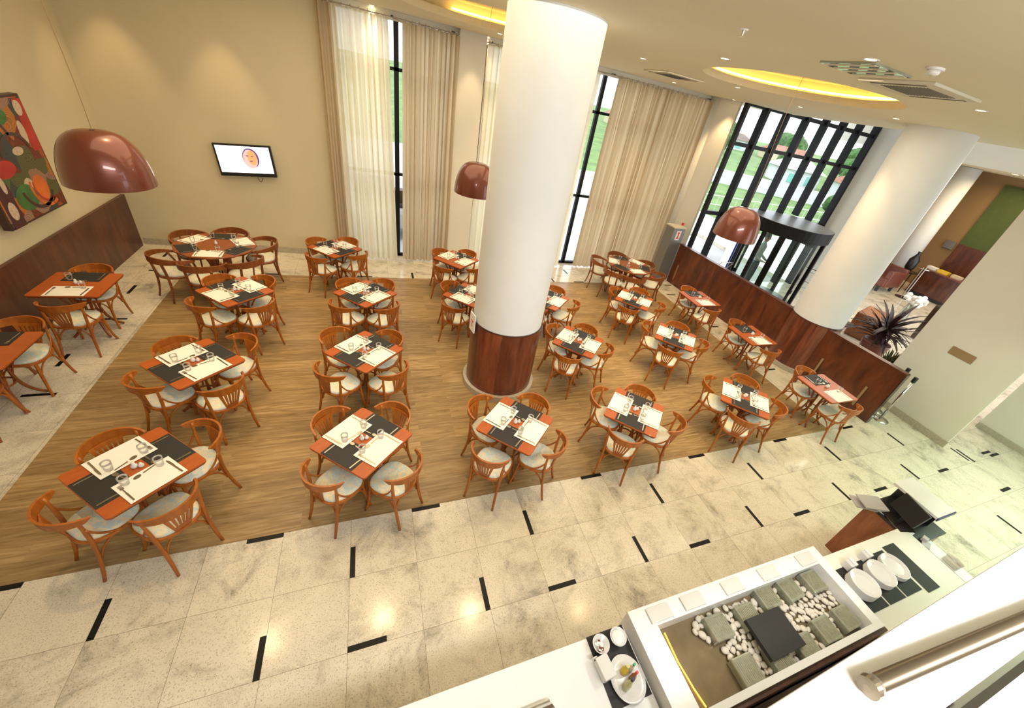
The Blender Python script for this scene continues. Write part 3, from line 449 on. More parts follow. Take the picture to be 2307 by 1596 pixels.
def chair_proto():
    t = thing('dining_chair', '', 'chair')
    def seat_outline(sx, sy, n=28):
        o = []
        for k in range(n):
            a = 2 * PI * k / n; c, s_ = math.cos(a), math.sin(a); e = 0.72; x = abs(c) ** e * (1 if c > 0 else -1); y = abs(s_) ** e * (1 if s_ > 0 else -1); x *= sx * (1 + .07 * y); o.append((x, y * sy))
        return o
    m = MB(); rings = []
    for f_, z in ((.97, .452), (1.0, .468), (.985, .482), (.90, .492), (.6, .499), (.2, .501)): rings.append([(x * f_, y * f_, z) for x, y in seat_outline(.198, .20)])
    v = [p for r_ in rings for p in r_]; n_ = 28; m.add(v, [(i * n_ + k, i * n_ + (k + 1) % n_, (i + 1) * n_ + (k + 1) % n_, (i + 1) * n_ + k) for i in range(5) for k in range(n_)] + [tuple(5 * n_ + k for k in range(n_)), tuple(range(n_ - 1, -1, -1))])
    m.build('seat', 'floral_fabric', t, smooth=True)
    m = MB(); a = seat_outline(.212, .214); b_ = seat_outline(.17, .17); 
    v = [(x, y, .43) for x, y in a] + [(x, y, .462) for x, y in a] + [(x, y, .462) for x, y in b_] + [(x, y, .43) for x, y in b_]
    m.add(v, [(q * n_ + k, q * n_ + (k + 1) % n_, ((q + 1) % 4) * n_ + (k + 1) % n_, ((q + 1) % 4) * n_ + k) for q in range(4) for k in range(n_)]); m.build('seat_frame', 'chair_wood', t, smooth=False, bevel=.004)
    # crest rail: curved band, tapered ends
    R_ = .212; cy = -.06; m = MB(); rows = []
    for i in range(17):
        u = i / 16; a_ = math.radians(180 + 14 - 6 + u * (180 - 16)); s_ = abs(2 * u - 1); h0 = .705 + .02 * s_ ** 2 + (.03 if s_ > .95 else 0); h1 = .805 - .035 * s_ ** 2.5; c, sn = math.cos(a_), math.sin(a_)
        rr = R_ + .004; rows.append([(rr * c, cy + rr * sn, h0), ((rr + .016) * c, cy + (rr + .016) * sn, h0 + .005), ((rr + .024) * c, cy + (rr + .024) * sn, h1), ((rr + .006) * c, cy + (rr + .006) * sn, h1), (rr * c, cy + rr * sn, h0)])
    m.sheet(rows); m.f += [(0, 1, 2, 3), tuple(16 * 5 + k for k in (3, 2, 1, 0))]; m.mi += [0, 0]
    m.build('crest_rail', 'chair_wood', t, smooth=True).modifiers.new('e', 'EDGE_SPLIT').split_angle = .8
    # fan back splat with slots
    m = MB(); NS = 6
    def fan(u, w_):   # u 0..1 height, w_ -1..1 across
        half = .058 + (.118 - .058) * u; x = w_ * half; z = .46 + (.725 - .46) * u; yb = -.205 - (.062) * u; y = yb + x * x * 1.9 * u; return (x, y, z)
    for k in range(NS):
        w0 = -1 + 2 * k / NS; w1 = w0 + 2 / NS; g = .055
        for u0, u1, gg in ((0, .22, 0), (.22, .86, g), (.86, 1.0, 0)):
            st = []
            for u in (u0, u1): st.append([fan(u, w0 + (gg if k else 0)), fan(u, w1 - (gg if k < NS - 1 else 0))])
            q = [Vector(p) for r_ in st for p in r_]; th = Vector((0, .009, 0)); v = q + [p + th for p in q]
            m.add(v, [(0, 1, 3, 2), (4, 6, 7, 5), (0, 2, 6, 4), (1, 5, 7, 3), (0, 4, 5, 1), (2, 3, 7, 6)])
    m.build('back_splat', 'chair_wood', t)
    for s in (-1, 1):
        MB().tube(bez([(s * .195, -.165, .77), (s * .195, -.15, .60), (s * .165, -.15, .42), (s * .165, -.17, .22), (s * .185, -.235, .0)], 12), [.013] * 3 + [.016] * 4 + [.015] * 4 + [.0135, .012], 8).build('leg', 'chair_wood', t, smooth=True)
        MB().tube(bez([(s * .15, .15, .45), (s * .165, .17, .3), (s * .15, .18, .12), (s * .185, .22, .0)], 10), [.016] * 6 + [.014] * 5, 8).build('leg', 'chair_wood', t, smooth=True)
        MB().tube(bez([(s * .197, -.155, .64), (s * .21, -.1, .50), (s * .20, -.02, .455), (s * .2, .02, .45)], 8), .009, 6).build('arm_brace', 'chair_wood', t, smooth=True)
        MB().tube(bez([(s * .165, -.165, .24), (s * .17, -.12, .46), (s * .17, .13, .46), (s * .155, .165, .24)], 12), .009, 6).build('stretcher', 'chair_wood', t, smooth=True)
    for y in (-1, 1): MB().tube(bez([(-.16, y * .165, .24), (-.12, y * .15, .47), (.12, y * .15, .47), (.16, y * .165, .24)], 12), .009, 6).build('stretcher', 'chair_wood', t, smooth=True)
    return t
def armchair_proto():
    t = thing('armchair', '', 'armchair'); m = MB(); rings = []
    for f_, z in ((.97, .44), (1.0, .46), (.95, .485), (.6, .497), (.15, .5)): rings.append((.235 * f_, z))
    m.lathe(rings, (0, 0, 0), 28, 1.05, 1.0); m.build('seat', 'floral_fabric', t, smooth=True); MB().lathe([(.235, .41), (.25, .415), (.25, .448), (.235, .45)], (0, 0, 0), 28, 1.05, 1.0).build('seat_frame', 'armchair_wood', t, smooth=True)
    rows = []
    for i in range(25):
        u = i / 24; a_ = math.radians(180 - 35 + u * 250); s_ = abs(2 * u - 1); c, sn = math.cos(a_), math.sin(a_); h = .045 * (1 - s_ ** 1.5) + .012; z = .735 - .07 * s_ ** 2; r1 = .285; r2 = r1 + .012 + .022 * s_
        rows.append([(r1 * c * 1.03, r1 * sn, z - h), (r2 * c * 1.03, r2 * sn, z - h), (r2 * c * 1.03, r2 * sn, z + h), (r1 * c * 1.03, r1 * sn, z + h), (r1 * c * 1.03, r1 * sn, z - h)])
    m = MB().sheet(rows); m.f += [(0, 1, 2, 3), tuple(24 * 5 + k for k in (3, 2, 1, 0))]; m.mi += [0, 0]; m.build('arm_rail', 'armchair_wood', t, smooth=True).modifiers.new('e', 'EDGE_SPLIT').split_angle = .8
    for s in (-1, 1):
        MB().tube(bez([(s * .17, -.235, .71), (s * .17, -.2, .5), (s * .16, -.17, .3), (s * .2, -.25, .0)], 10), [.02] * 5 + [.018] * 3 + [.014] * 3, 8).build('leg', 'armchair_wood', t, smooth=True)
        MB().tube(bez([(s * .275, .08, .66), (s * .24, .14, .5), (s * .18, .18, .35), (s * .21, .24, .0)], 10), [.016] * 5 + [.018] * 3 + [.013] * 3, 8).build('leg', 'armchair_wood', t, smooth=True)
    MB().tube([(0, -.285, .69), (0, -.24, .45)], .014, 6).build('back_post', 'armchair_wood', t); return t
def rounded(w_, d_, r_, n=5):
    o = []
    for cx, cy, a0 in ((w_ - r_, d_ - r_, 0), (-w_ + r_, d_ - r_, 90), (-w_ + r_, -d_ + r_, 180), (w_ - r_, -d_ + r_, 270)): o += [(x, y) for x, y, _ in arc(cx, cy, r_, a0, a0 + 90, n)]
    return o
def table_proto():
    t = thing('dining_table', '', 'table'); MB().prism(rounded(.35, .35, .03), .728, .75).build('tabletop', 'table_wood', t, bevel=.003); MB().prism(rounded(.343, .343, .03), .716, .728).build('top_edge', 'dark_edge', t)
    for k in range(4):
        a_ = math.radians(45 + 90 * k); c, s_ = math.cos(a_), math.sin(a_); P = lambda r_, z, o=0: (r_ * c - o * s_, r_ * s_ + o * c, z)
        MB().tube(bez([P(.20, .716), P(.10, .62), P(.06, .35), P(.12, .12), P(.27, .015)], 12), [.016] * 13, 8).build('leg', 'table_leg_wood', t, smooth=True)
        MB().tube(bez([P(.085, .25), P(.14, .50), P(.2, .6), P(.29, .712)], 8), .010, 6).build('brace', 'table_leg_wood', t, smooth=True)
    MB().tube([(x, y, .3) for x, y, _ in arc(0, 0, .11, 0, 360, 24)], .010, 6).build('ring_brace', 'table_leg_wood', t, smooth=True)
    return t
def round_table_proto():
    t = thing('round_table', '', 'table'); pts = [(x, y) for x, y, _ in arc(0, 0, .60, 0, 360, 12)[:-1]]; MB().prism(pts, .725, .75).build('tabletop', 'table_leg_wood', t, bevel=.004)
    for k in range(4):
        a_ = math.radians(45 + 90 * k); c, s_ = math.cos(a_), math.sin(a_); MB().tube(bez([(.36 * c, .36 * s_, .725), (.1 * c, .1 * s_, .6), (.02 * c, .02 * s_, .3), (.34 * c, .34 * s_, .02)], 10), [.045, .05, .055, .055, .055, .055, .055, .05, .045, .04, .03], 8, .5).build('leg', 'table_leg_wood', t, smooth=True)
    return t
protos = {'chair': chair_proto(), 'arm': armchair_proto(), 'table': table_proto(), 'round': round_table_proto()}
used = set()
def put(key, loc, rz, label, group=None):
    r = protos[key]
    if key in used: return dup(r, loc, rz, label, group)
    used.add(key); kids(r); r.location = loc; r.rotation_euler = (0, 0, rz); r['label'] = label
    if group: r['group'] = group
    return r
# place-setting pieces
def cut_meshes():
    d = {}
    m = MB().box((0, -.04, .0015), (.012, .11, .003)).box((0, .045, .0015), (.008, .06, .003)).box((0, .08, .0015), (.024, .02, .003))
    for i in (-1.5, -.5, .5, 1.5): m.box((i * .007, .105, .0015), (.0035, .04, .003))
    d['fork'] = m
    d['knife'] = MB().box((0, -.05, .002), (.013, .10, .004)).prism([(-.006, 0), (.006, 0), (.011, .03), (.010, .09), (.0, .12), (-.006, .1)], 0, .003)
    m = MB().box((0, -.03, .0015), (.011, .10, .003)).prism([(.018 * math.cos(a) , .065 + .028 * math.sin(a)) for a in [2 * PI * k / 14 for k in range(14)]], 0, .004); d['spoon'] = m
    return d
cm = cut_meshes(); P = {}
for k, m in cm.items(): P[k] = m.build(k, 'cutlery_steel')
P['glass'] = MB().lathe([(.0, .002), (.026, .002), (.032, .06), (.034, .095), (.031, .095), (.029, .06), (.023, .008), (0, .008)], n=20, caps=False).build('drinking_glass', 'drink_glass', smooth=True)
P['white'] = MB().box((0, 0, .0008), (.395, .275, .0015)).build('placemat', 'mat_white'); P['dark'] = MB().box((0, 0, .0008), (.395, .275, .0015)).build('placemat', 'mat_dark')
P['salt'] = MB().lathe([(.018, 0), (.024, .008), (.023, .03), (.012, .045), (.013, .058), (.008, .066)], n=16).build('salt_shaker', 'porcelain', smooth=True); P['pepper'] = MB().lathe([(.016, 0), (.02, .008), (.019, .025), (.01, .036), (.010, .044)], n=16).build('pepper_shaker', 'porcelain', smooth=True)
CAT = {'fork': 'fork', 'knife': 'knife', 'spoon': 'spoon', 'glass': 'glass', 'white': 'placemat', 'dark': 'placemat', 'salt': 'salt shaker', 'pepper': 'pepper shaker'}
GRP = {'fork': 'stainless forks on the tables', 'knife': 'stainless knives on the tables', 'spoon': 'stainless spoons on the tables', 'glass': 'small drinking glasses on the tables', 'white': 'white paper placemats', 'dark': 'black placemats', 'salt': 'white shakers in the table centres', 'pepper': 'short white shakers in the table centres'}
pused = set()
def piece(k, x, y, z, rz, label):
    o = P[k]
    if k in pused: o = o.copy(); C.objects.link(o)
    pused.add(k); o.location = (x, y, z); o.rotation_euler = (0, 0, rz); tag(o, label, CAT[k], GRP[k]); return o
def setting(cx, cy, a, dist, kind, side, desc, zt=.75, zoff=0.0, full=True):
    # a = direction (radians) from table centre to the seat; mat long edge across
    ux, uy = math.cos(a), math.sin(a); vx, vy = -uy, ux      # u towards the seat, v across
    mx_, my_ = cx + ux * dist, cy + uy * dist; rz_ = a + PI / 2
    cl = 'white' if kind == 'white' else 'black'
    j = lambda s: random.uniform(-s, s)
    piece(kind, mx_, my_, zt + .0003 + zoff, rz_ + j(.02), '%s %s placemat, %s' % (cl, side, desc)); z = zt + .0023 + zoff
    inn = rz_ 
    for k, v_, u_, r_ in (('fork', -.165, .02, j(.05)), ('knife', .165, .02, j(.05)), ('spoon', .02, -.105, PI / 2 + j(.2))):
        piece(k, mx_ + vx * v_ + ux * u_, my_ + vy * v_ + uy * u_, z, inn + r_, '%s at the %s setting, %s' % ({'fork': 'stainless fork', 'knife': 'stainless knife', 'spoon': 'stainless dessert spoon'}[k], side, desc))
    if full: piece('glass', mx_ + vx * .115 - ux * .085, my_ + vy * .115 - uy * .085, z - .001, 0, 'clear drinking glass at the %s setting, %s' % (side, desc))
SN = {45: 'far right', 135: 'far left', -135: 'near left', -45: 'near right', 90: 'far', -90: 'near', 0: 'right', 180: 'left'}
swapped = {'T13', 'T15', 'T19'}
for k, (c_, chairs) in DATA.items():
    ds = DESC[k]; cx, cy = c_
    if k[0] == 'R':
        put('round', (cx, cy, 0), .1, 'large wood table with six settings, ' + ds, 'round tables')
        names = {'R1': ['far left', 'far middle', 'right', 'near right', 'near left', 'left'], 'R2': ['left', 'far middle', 'far right', 'near right', 'near left', 'near middle']}[k]
        ang = [math.atan2(q[1] - cy, q[0] - cx) for q in chairs]
        for i, (q, nm) in enumerate(zip(chairs, names)):
            a_ = ang[i]; r_ = math.hypot(q[0] - cx, q[1] - cy); r_ = min(max(r_, .80), 1.02) - .28; put('arm', (cx + r_ * math.cos(a_), cy + r_ * math.sin(a_), 0), a_ + PI / 2, 'curved-arm wooden chair at the %s side, %s' % (nm, ds), 'armchairs around the round tables')
        for i, a_ in enumerate(sorted(ang)):
            nm = names[ang.index(a_)]; base = math.radians(-150 + i * 60); setting(cx, cy, base, .40, 'white' if i % 2 else 'dark', nm, ds)
        piece('salt', cx, cy + .03, .75, 0, 'white porcelain shaker in the centre of the ' + ds); continue
    wall = k in ('T6', 'T12', 'T18', 'T21', 'T22'); rot = 0 if wall else PI / 4
    put('table', (cx, cy, 0), rot + random.uniform(-.02, .02), ('wall-side wooden table set for two, ' if wall else 'square wooden table set for four, ') + ds, 'square dining tables')
    for q in chairs:
        a_ = math.degrees(math.atan2(q[1] - cy, q[0] - cx)); r_ = math.hypot(q[0] - cx, q[1] - cy)
        r_ = min(max(r_ - (.03 if q[1] < cy else 0), .52), .70)
        if wall: key = 90 if a_ > 0 else -90
        else: key = min((45, 135, -135, -45), key=lambda s: abs((s - a_ + 180) % 360 - 180))
        a_ = math.radians(a_ * .55 + key * .45); face = math.radians(key) * .6 + a_ * .4 + random.uniform(-.07, .07)
        px, py = cx + r_ * math.cos(a_), cy + r_ * math.sin(a_); put('chair', (px - .262 * math.cos(face), py - .262 * math.sin(face), 0), face + PI / 2, 'fan-back chair at the %s side, %s' % (SN[key], ds), 'fan-back dining chairs')
    if wall:
        setting(cx, cy, PI / 2, .21, 'dark', 'far', ds); setting(cx, cy, -PI / 2, .21, 'white', 'near', ds)
    else:
        wh = (45, -135) if k in swapped else (135, -45); dk = (135, -45) if k in swapped else (45, -135)
        for s_ in dk:
            if k == 'T20' and s_ == -135: continue
            setting(cx, cy, math.radians(s_), .208, 'dark', SN[s_], ds)
        for s_ in wh: setting(cx, cy, math.radians(s_), .208, 'white', SN[s_], ds, zoff=.0062)
    piece('salt', cx - .01, cy + .01, .75, 0, 'taller white shaker in the centre, ' + ds); piece('pepper', cx + .035, cy + .012, .75, 0, 'shorter white shaker in the centre, ' + ds)
# hidden-side chairs whose edges still show at T16 and T20
for k, s_ in (('T16', -135), ('T22', -90)):
    cx, cy = DATA[k][0]; a_ = math.radians(s_); put('chair', (cx + .38 * math.cos(a_), cy + .38 * math.sin(a_), 0), a_ + PI / 2, 'fan-back chair at the %s side, %s' % (SN[s_], DESC[k]), 'fan-back dining chairs')
# ================================================================ CURTAINS
def curtain(x0, x1, y, label, m_, folds, amp, seed, flare=.0, zt=4.60, x0b=None, x1b=None):
    random.seed(seed); t = thing('curtain', label, 'curtain', (0, 0, 0)); ph = [random.uniform(0, 6.28) for _ in range(4)]; n = int(folds * 14); rows = []
    for i in range(15):
        zz = .03 + (zt - .03) * i / 14; row = []
        for j in range(n + 1):
            u = j / n; k = u * folds * 2 * PI; a0 = x0b if x0b is not None else x0; a1 = x1b if x1b is not None else x1; f_ = 1 - i / 14; L0 = x0 + (a0 - x0) * f_; L1 = x1 + (a1 - x1) * f_
            y_ = y + amp * (math.sin(k + .8 * math.sin(k * .37 + ph[0]) + .25 * math.sin(zz * 1.3 + ph[1])) + .35 * math.sin(k * 2.1 + ph[2] + zz * .5)); x_ = L0 + (L1 - L0) * u + .25 * amp * math.sin(k * 1.3 + ph[3]); row.append((x_, y_, zz))
        rows.append(row)
    MB().sheet(rows).build('fabric', m_, t, smooth=True)
    nr = max(3, int(folds * .9))
    for i in range(nr): MB().tube([(x0 + (x1 - x0) * (i + .5) / nr, y + q[0], 4.62 + q[1]) for q in arc(0, 0, .03, 0, 360, 12)], .006, 5).build('ring', 'steel', t)
    return t
curtain(-.22, .74, 6.80, 'sheer cream curtain left of the narrow window gap by the TV wall', 'curtain_sheer', 8, .055, 1, x1b=.86)
curtain(-.42, -.18, 6.76, 'narrow yellowish curtain edge beside the TV wall', 'curtain_beige', 3, .035, 2)
curtain(.98, 2.02, 6.80, 'beige curtain between the window gap and the white pier', 'curtain_beige', 10, .05, 3)
curtain(2.56, 3.9, 6.84, 'yellow-lit curtain just left of the big column top', 'curtain_sheer', 10, .05, 4)
curtain(4.1, 5.12, 6.84, 'sheer cream curtain just right of the big column', 'curtain_sheer', 8, .055, 5)
curtain(5.62, 8.42, 6.84, 'wide beige curtain behind the right round table', 'curtain_beige', 22, .055, 6)
def rod(x0, x1, y, lb): t = thing('curtain_rod', lb, 'curtain rod', (0, 0, 0)); MB().tube([(x0, y, 4.62), (x1, y, 4.62)], .012, 8).build('rod', 'steel', t); [MB().box((x, y + .1, 4.635), (.04, .22, .03)).build('bracket', 'black', t) for x in (x0 + .1, (x0 + x1) / 2, x1 - .1)]
rod(-.4, 2.0, 6.81, 'steel curtain rod over the curtains near the TV wall'); rod(2.55, 8.45, 6.84, 'long steel curtain rod over the right-hand curtains')
# ================================================================ PENDANT LAMPS
def pendant(x, y, z, top, label, R_=.35, h=.49, tilt=0):
    t = thing('pendant_lamp', label, 'pendant lamp', (x, y, z), 0, None); prof = []
    for k in range(19):
        a = k / 18 * PI / 2; prof.append((R_ * math.cos(a) ** .62 * (1 - .0 * k) if k < 18 else .02, h * math.sin(a) ** 1.05))
    inner = [(max(.01, r_ - .012), z_ - .010 if z_ > .02 else z_) for r_, z_ in reversed(prof)]
    MB().lathe(prof, n=56, caps=False).build('shade', 'copper', t, smooth=True); MB().lathe(inner, n=56, caps=False).build('shade_lining', 'mat_white', t, smooth=True)
    pth = bez([(0, 0, h), (.03, .0, h + (top[2] - z - h) * .33), ((top[0] - x) - .05, (top[1] - y) + .03, h + (top[2] - z - h) * .66), (top[0] - x, top[1] - y, top[2] - z)], 14); MB().tube(pth, .003, 5).build('cord', 'brown_wall', t)
    MB().lathe([(.07, -.02), (.075, 0)], (top[0] - x, top[1] - y, top[2] - z), 24).build('ceiling_rose', 'copper', t); MB().lathe([(.03, .12), (.05, .16), (.045, .24), (.02, .27)], n=16).build('bulb', 'lamp_warm', t, smooth=True); return t
LP = [(-2.12, 2.74, 2.45, (-2.1, 2.7, CH + .0)), (1.955, 4.13, 2.4, (1.96, 4.15, CH + .25)), (6.0, 2.28, 2.6, (5.95, 2.3, CH + .25))]
for (x, y, z, tp), lb in zip(LP, ('large brown dome pendant lamp before the left wall painting', 'brown dome pendant lamp partly hidden by the big column', 'brown dome pendant lamp in front of the revolving door')): pendant(x, y, z, tp, lb)
# ================================================================ DOWNLIGHTS
random.seed(5)
DL = [(3.83, 3.08), (3.7, 1.33), (3.61, -.25), (5.76, 3.26), (7.86, 5.52), (7.5, 3.47), (7.34, 1.69), (5.64, -.05), (7.93, 6.44), (6.0, 5.28), (.46, 6.06), (2.32, 5.01), (2.38, 6.12)]
DL = [(.34 + (x - .34) * 1.1, -2.68 + (y + 2.68) * 1.1) for x, y in DL]
for i, (x, y) in enumerate(DL):
    t = thing('downlight', 'small round recessed ceiling downlight', 'ceiling light', (x, y, CH), 0, 'recessed ceiling downlights'); MB().lathe([(.045, -.004), (.062, -.006), (.065, 0), (.045, 0)], n=20, caps=False).build('trim_ring', 'wall_white', t); MB().lathe([(.044, -.002), (.044, -.0015)], n=20).build('bulb', 'lamp_warm', t)
for i, (x, y) in enumerate([(17.2, 4.6), (18.6, 4.2), (17.6, 3.9), (19.2, 4.0), (19.2, 4.7)]):
    t = thing('downlight', 'bright downlight in the far reception ceiling', 'ceiling light', (x, y, 4.63), 0, 'downlights over the reception'); MB().lathe([(.09, -.006), (.12, -.004), (.12, 0)], n=20, caps=False).build('trim_ring', 'wall_white', t); MB().lathe([(.09, -.005), (.09, -.002)], n=20).build('bulb', 'lamp_warm', t)
for x, y in DL + [(-1.6, 1.0), (-1.6, 3.2), (.2, .9), (.2, 3.0), (-1.0, 5.0), (1.8, .6), (5.4, 1.2), (5.4, 3.0), (3.4, 4.6), (-2.6, 5.6)]: spot('downlight_and_fill_beam', (x, y, CH - .05), 92, WARM, 66, .9, .05)  # beams of the downlights, plus added ones without fixtures over the tables
for x, y, p_ in ((-3.45, 6.55, 60), (-2.0, 6.45, 60), (-3.4, 4.6, 40), (-3.4, 2.8, 40), (2.3, 6.5, 40), (3.0, 6.4, 60)): spot('wall_washer', (x, y, CH - .06), p_, WARM, 55, .7, .03, (x - (.25 if y < 6 else 0), y + (.3 if y > 6 else 0), 0))
spot('column_washer', (8.2, 2.3, CH - .06), 28, WARM, 60, .8, .04, (8.35, 2.0, 0))
# ceiling fittings
def vent(cx, cy, sx, sy, label):
    t = thing('ceiling_vent', label, 'vent', (cx, cy, CH)); MB().box((0, 0, -.012), (sx, sy, .025)).build('frame', 'vent_grey', t, bevel=.006)
    for s in (-1, 1): MB().box((s * sx * .42, 0, -.026), (.03, sy * .72, .004)).build('slot', 'vent_slot', t)
    g = MB(); [g.box((0, -sy * .3 + k * sy * .6 / 14, -.0262), (sx * .6, .006, .004)) for k in range(15)]; g.build('grille', 'vent_slot', t)
vent(5.1, .25, .78, .68, 'square ceiling air vent with two dark slots, the nearer one'); vent(5.5, 4.67, .8, .8, 'square ceiling air vent with two dark slots, farther off near the curtains')
aq = MB().box((4.27, .25, CH - .008), (.5, .5, .016)); aq.slot(1); [aq.box((4.08 + k * .13, .25, CH - .017), (.05, .46, .004)) for k in range(4)]; tag(aq.build('access_panel', ['glass_block', 'vent_grey']), 'glossy striped square panel in the ceiling beside the nearer vent', 'ceiling panel')
t = thing('smoke_detector', 'round white smoke detector on the ceiling near the nearer vent', 'smoke detector', (4.17, -.35, CH)); MB().lathe([(.06, 0), (.06, -.015)], n=24).build('base', 'porcelain', t); MB().lathe([(.045, -.015), (.04, -.04), (.015, -.045)], n=24).build('sensor', 'porcelain', t, smooth=True)
t = thing('sprinkler', 'small white ceiling sprinkler head left of the downlights', 'sprinkler', (3.0, .4, CH)); MB().lathe([(.035, 0), (.03, -.008)], n=20).build('plate', 'porcelain', t); MB().lathe([(.01, -.008), (.008, -.04), (.018, -.045)], n=12).build('nozzle', 'steel', t)
# ================================================================ TV AND PAINTING
t = thing('television', 'wall-mounted flat television showing a man on a bright white screen', 'television', (-1.88, 6.90, 1.873), math.radians(-3)); t.rotation_euler = (math.radians(-3), math.radians(-4.5), math.radians(-1.2))
MB().box((0, 0, 0), (.93, .06, .565)).build('housing', 'black', t, bevel=.008); MB().box((0, -.032, .018), (.86, .004, .465)).build('screen', 'screen_white', t)
emit('face_orange', (.90, .30, .12), .75); emit('face_pink', (.90, .38, .36), .8); emit('face_dark', (.10, .06, .25), .4)
def disc(cx, cz, rx, rz_, y=-.0355, n=24, a0=0, a1=360): return [(cx + rx * math.cos(math.radians(a0 + (a1 - a0) * k / n)), y, cz + rz_ * math.sin(math.radians(a0 + (a1 - a0) * k / n))) for k in range(n + (0 if a1 - a0 == 360 else 1))]
q = disc(.10, .05, .135, .175); MB().add(q, [tuple(range(len(q)))]).build('picture_hair', 'face_dark', t); q = disc(.09, .035, .115, .165, -.0365); MB().add(q, [tuple(range(len(q)))]).build('picture_head', 'face_pink', t); q = disc(.125, .06, .075, .13, -.0372); MB().add(q, [tuple(range(len(q)))]).build('picture_cheek', 'face_orange', t)
m = MB(); [m.add(disc(x, z, rx, rz_, -.038), [tuple(range(24))]) for x, z, rx, rz_ in ((.05, .09, .025, .008), (.13, .085, .025, .008), (.1, .0, .028, .008))]; m.build('picture_features', 'face_dark', t)
MB().tube(bez([(.12, .02, -.3), (.13, .03, -.42), (.17, .03, -.40), (.2, .035, -.31)], 8), .005, 5).build('cable', 'dark_edge', t); MB().box((0, .055, 0), (.3, .06, .25)).build('wall_mount', 'black', t)
# painting: generic circles, flowers and bands
def paint():
    m, n, b = nt('painting'); mp = mapping(n, (1, 1, 1)); no = node(n, 'ShaderNodeTexNoise', Scale=3.0, Detail=2.0); L(n, mp, 'Vector', no, 'Vector')
    va = n.nodes.new('ShaderNodeVectorMath'); va.operation = 'MULTIPLY_ADD'; L(n, no, 'Color', va, 0); va.inputs[1].default_value = (.25, .25, .25); L(n, mp, 'Vector', va, 2)
    vo = node(n, 'ShaderNodeTexVoronoi', Scale=4.2); n.links.new(va.outputs[0], vo.inputs['Vector']); sp = n.nodes.new('ShaderNodeSeparateColor'); L(n, vo, 'Color', sp, 0)
    r = ramp(n, [(0, (.16, .03, .01)), (.18, (.35, .08, .015)), (.34, (.10, .10, .03)), (.48, (.30, .17, .11)), (.6, (.05, .06, .06)), (.72, (.42, .15, .03)), (.86, (.09, .13, .04)), (.95, (.27, .15, .12))], 'CONSTANT'); n.links.new(sp.outputs[0], r.inputs[0])
    wv = n.nodes.new('ShaderNodeMath'); wv.operation = 'MULTIPLY'; L(n, vo, 'Distance', wv, 0); wv.inputs[1].default_value = 90; si = n.nodes.new('ShaderNodeMath'); si.operation = 'SINE'; n.links.new(wv.outputs[0], si.inputs[0]); mr = n.nodes.new('ShaderNodeMapRange'); mr.inputs['From Min'].default_value = -1; mr.inputs['To Min'].default_value = .65; mr.inputs['To Max'].default_value = 1.2; n.links.new(si.outputs[0], mr.inputs['Value'])
    mx = n.nodes.new('ShaderNodeVectorMath'); mx.operation = 'SCALE'; L(n, r, 'Color', mx, 0); L(n, mr, 'Result', mx, 'Scale'); n.links.new(mx.outputs[0], b.inputs['Base Color']); b.inputs['Roughness'].default_value = .6
paint(); plain('petal', (.55, .42, .30), .7, var=.2, vscale=40); plain('paint_orange', (.60, .14, .02), .6, var=.2); plain('paint_red', (.42, .03, .02), .6, var=.2); plain('paint_leaf', (.06, .16, .04), .6, var=.3); plain('paint_plum', (.07, .015, .02), .6)
t = thing('painting', 'large abstract painting of overlapping colourful discs and flowers on the left wall', 'painting', (-3.90, 4.65, 2.055)); YW_, ZW_ = .60, .70
MB().box((-.0, 0, 0), (.08, 2 * YW_, 2 * ZW_)).build('canvas', 'dark_edge', t); MB().box((.042, 0, 0), (.005, 2 * YW_ - .05, 2 * ZW_ - .05)).build('picture', 'painting', t)
def blob(cy, cz, ry, rz_, mt, x=.046, n=28, a0=0, a1=360, rin=0):
    o = MB(); P1_ = [(x, cy + ry * math.cos(math.radians(a0 + (a1 - a0) * k / n)), cz + rz_ * math.sin(math.radians(a0 + (a1 - a0) * k / n))) for k in range(n + 1)]
    if rin: P2_ = [(x, cy + (p[1] - cy) * rin, cz + (p[2] - cz) * rin) for p in P1_]; o.sheet([P1_, P2_])
    else: o.add(P1_[:-1] if a1 - a0 == 360 else P1_, [tuple(range(n if a1 - a0 == 360 else n + 1))])
    return o.build('painted_shape', mt, t)
MB().box((.0455, -.44, -.45), (.002, .22, .5)).build('painted_shape', 'paint_plum', t); MB().box((.0455, .5, .35), (.002, .16, .6)).build('painted_shape', 'paint_red', t)
for cy, cz, r1, r2, mt in ((-.44, -.5, .07, .11, 'petal'), (.47, .55, .07, .09, 'petal'), (.36, .28, .06, .14, 'petal'), (-.4, -.2, .04, .1, 'petal'), (.22, -.38, .14, .17, 'paint_orange'), (-.25, -.05, .2, .1, 'paint_red'), (.12, .1, .1, .05, 'petal'), (.05, .5, .16, .1, 'paint_leaf'), (-.1, -.42, .2, .16, 'paint_leaf'), (.03, -.35, .1, .14, 'petal')): blob(cy, cz, r1, r2, mt, .0462 + random.uniform(0, .001))
for cy, cz, r_, a0, a1, mt in ((.3, -.35, .28, 160, 300, 'paint_orange'), (.3, -.35, .22, 160, 300, 'paint_red'), (.1, .02, .3, 20, 170, 'dark_edge'), (-.15, .25, .26, 10, 170, 'dark_edge'), (.15, -.3, .32, 190, 330, 'dark_edge'), (.4, -.6, .06, 0, 300, 'dark_edge'), (.28, -.62, .05, 0, 300, 'dark_edge')): blob(cy, cz, r_, r_, mt, .048, 28, a0, a1, .86)
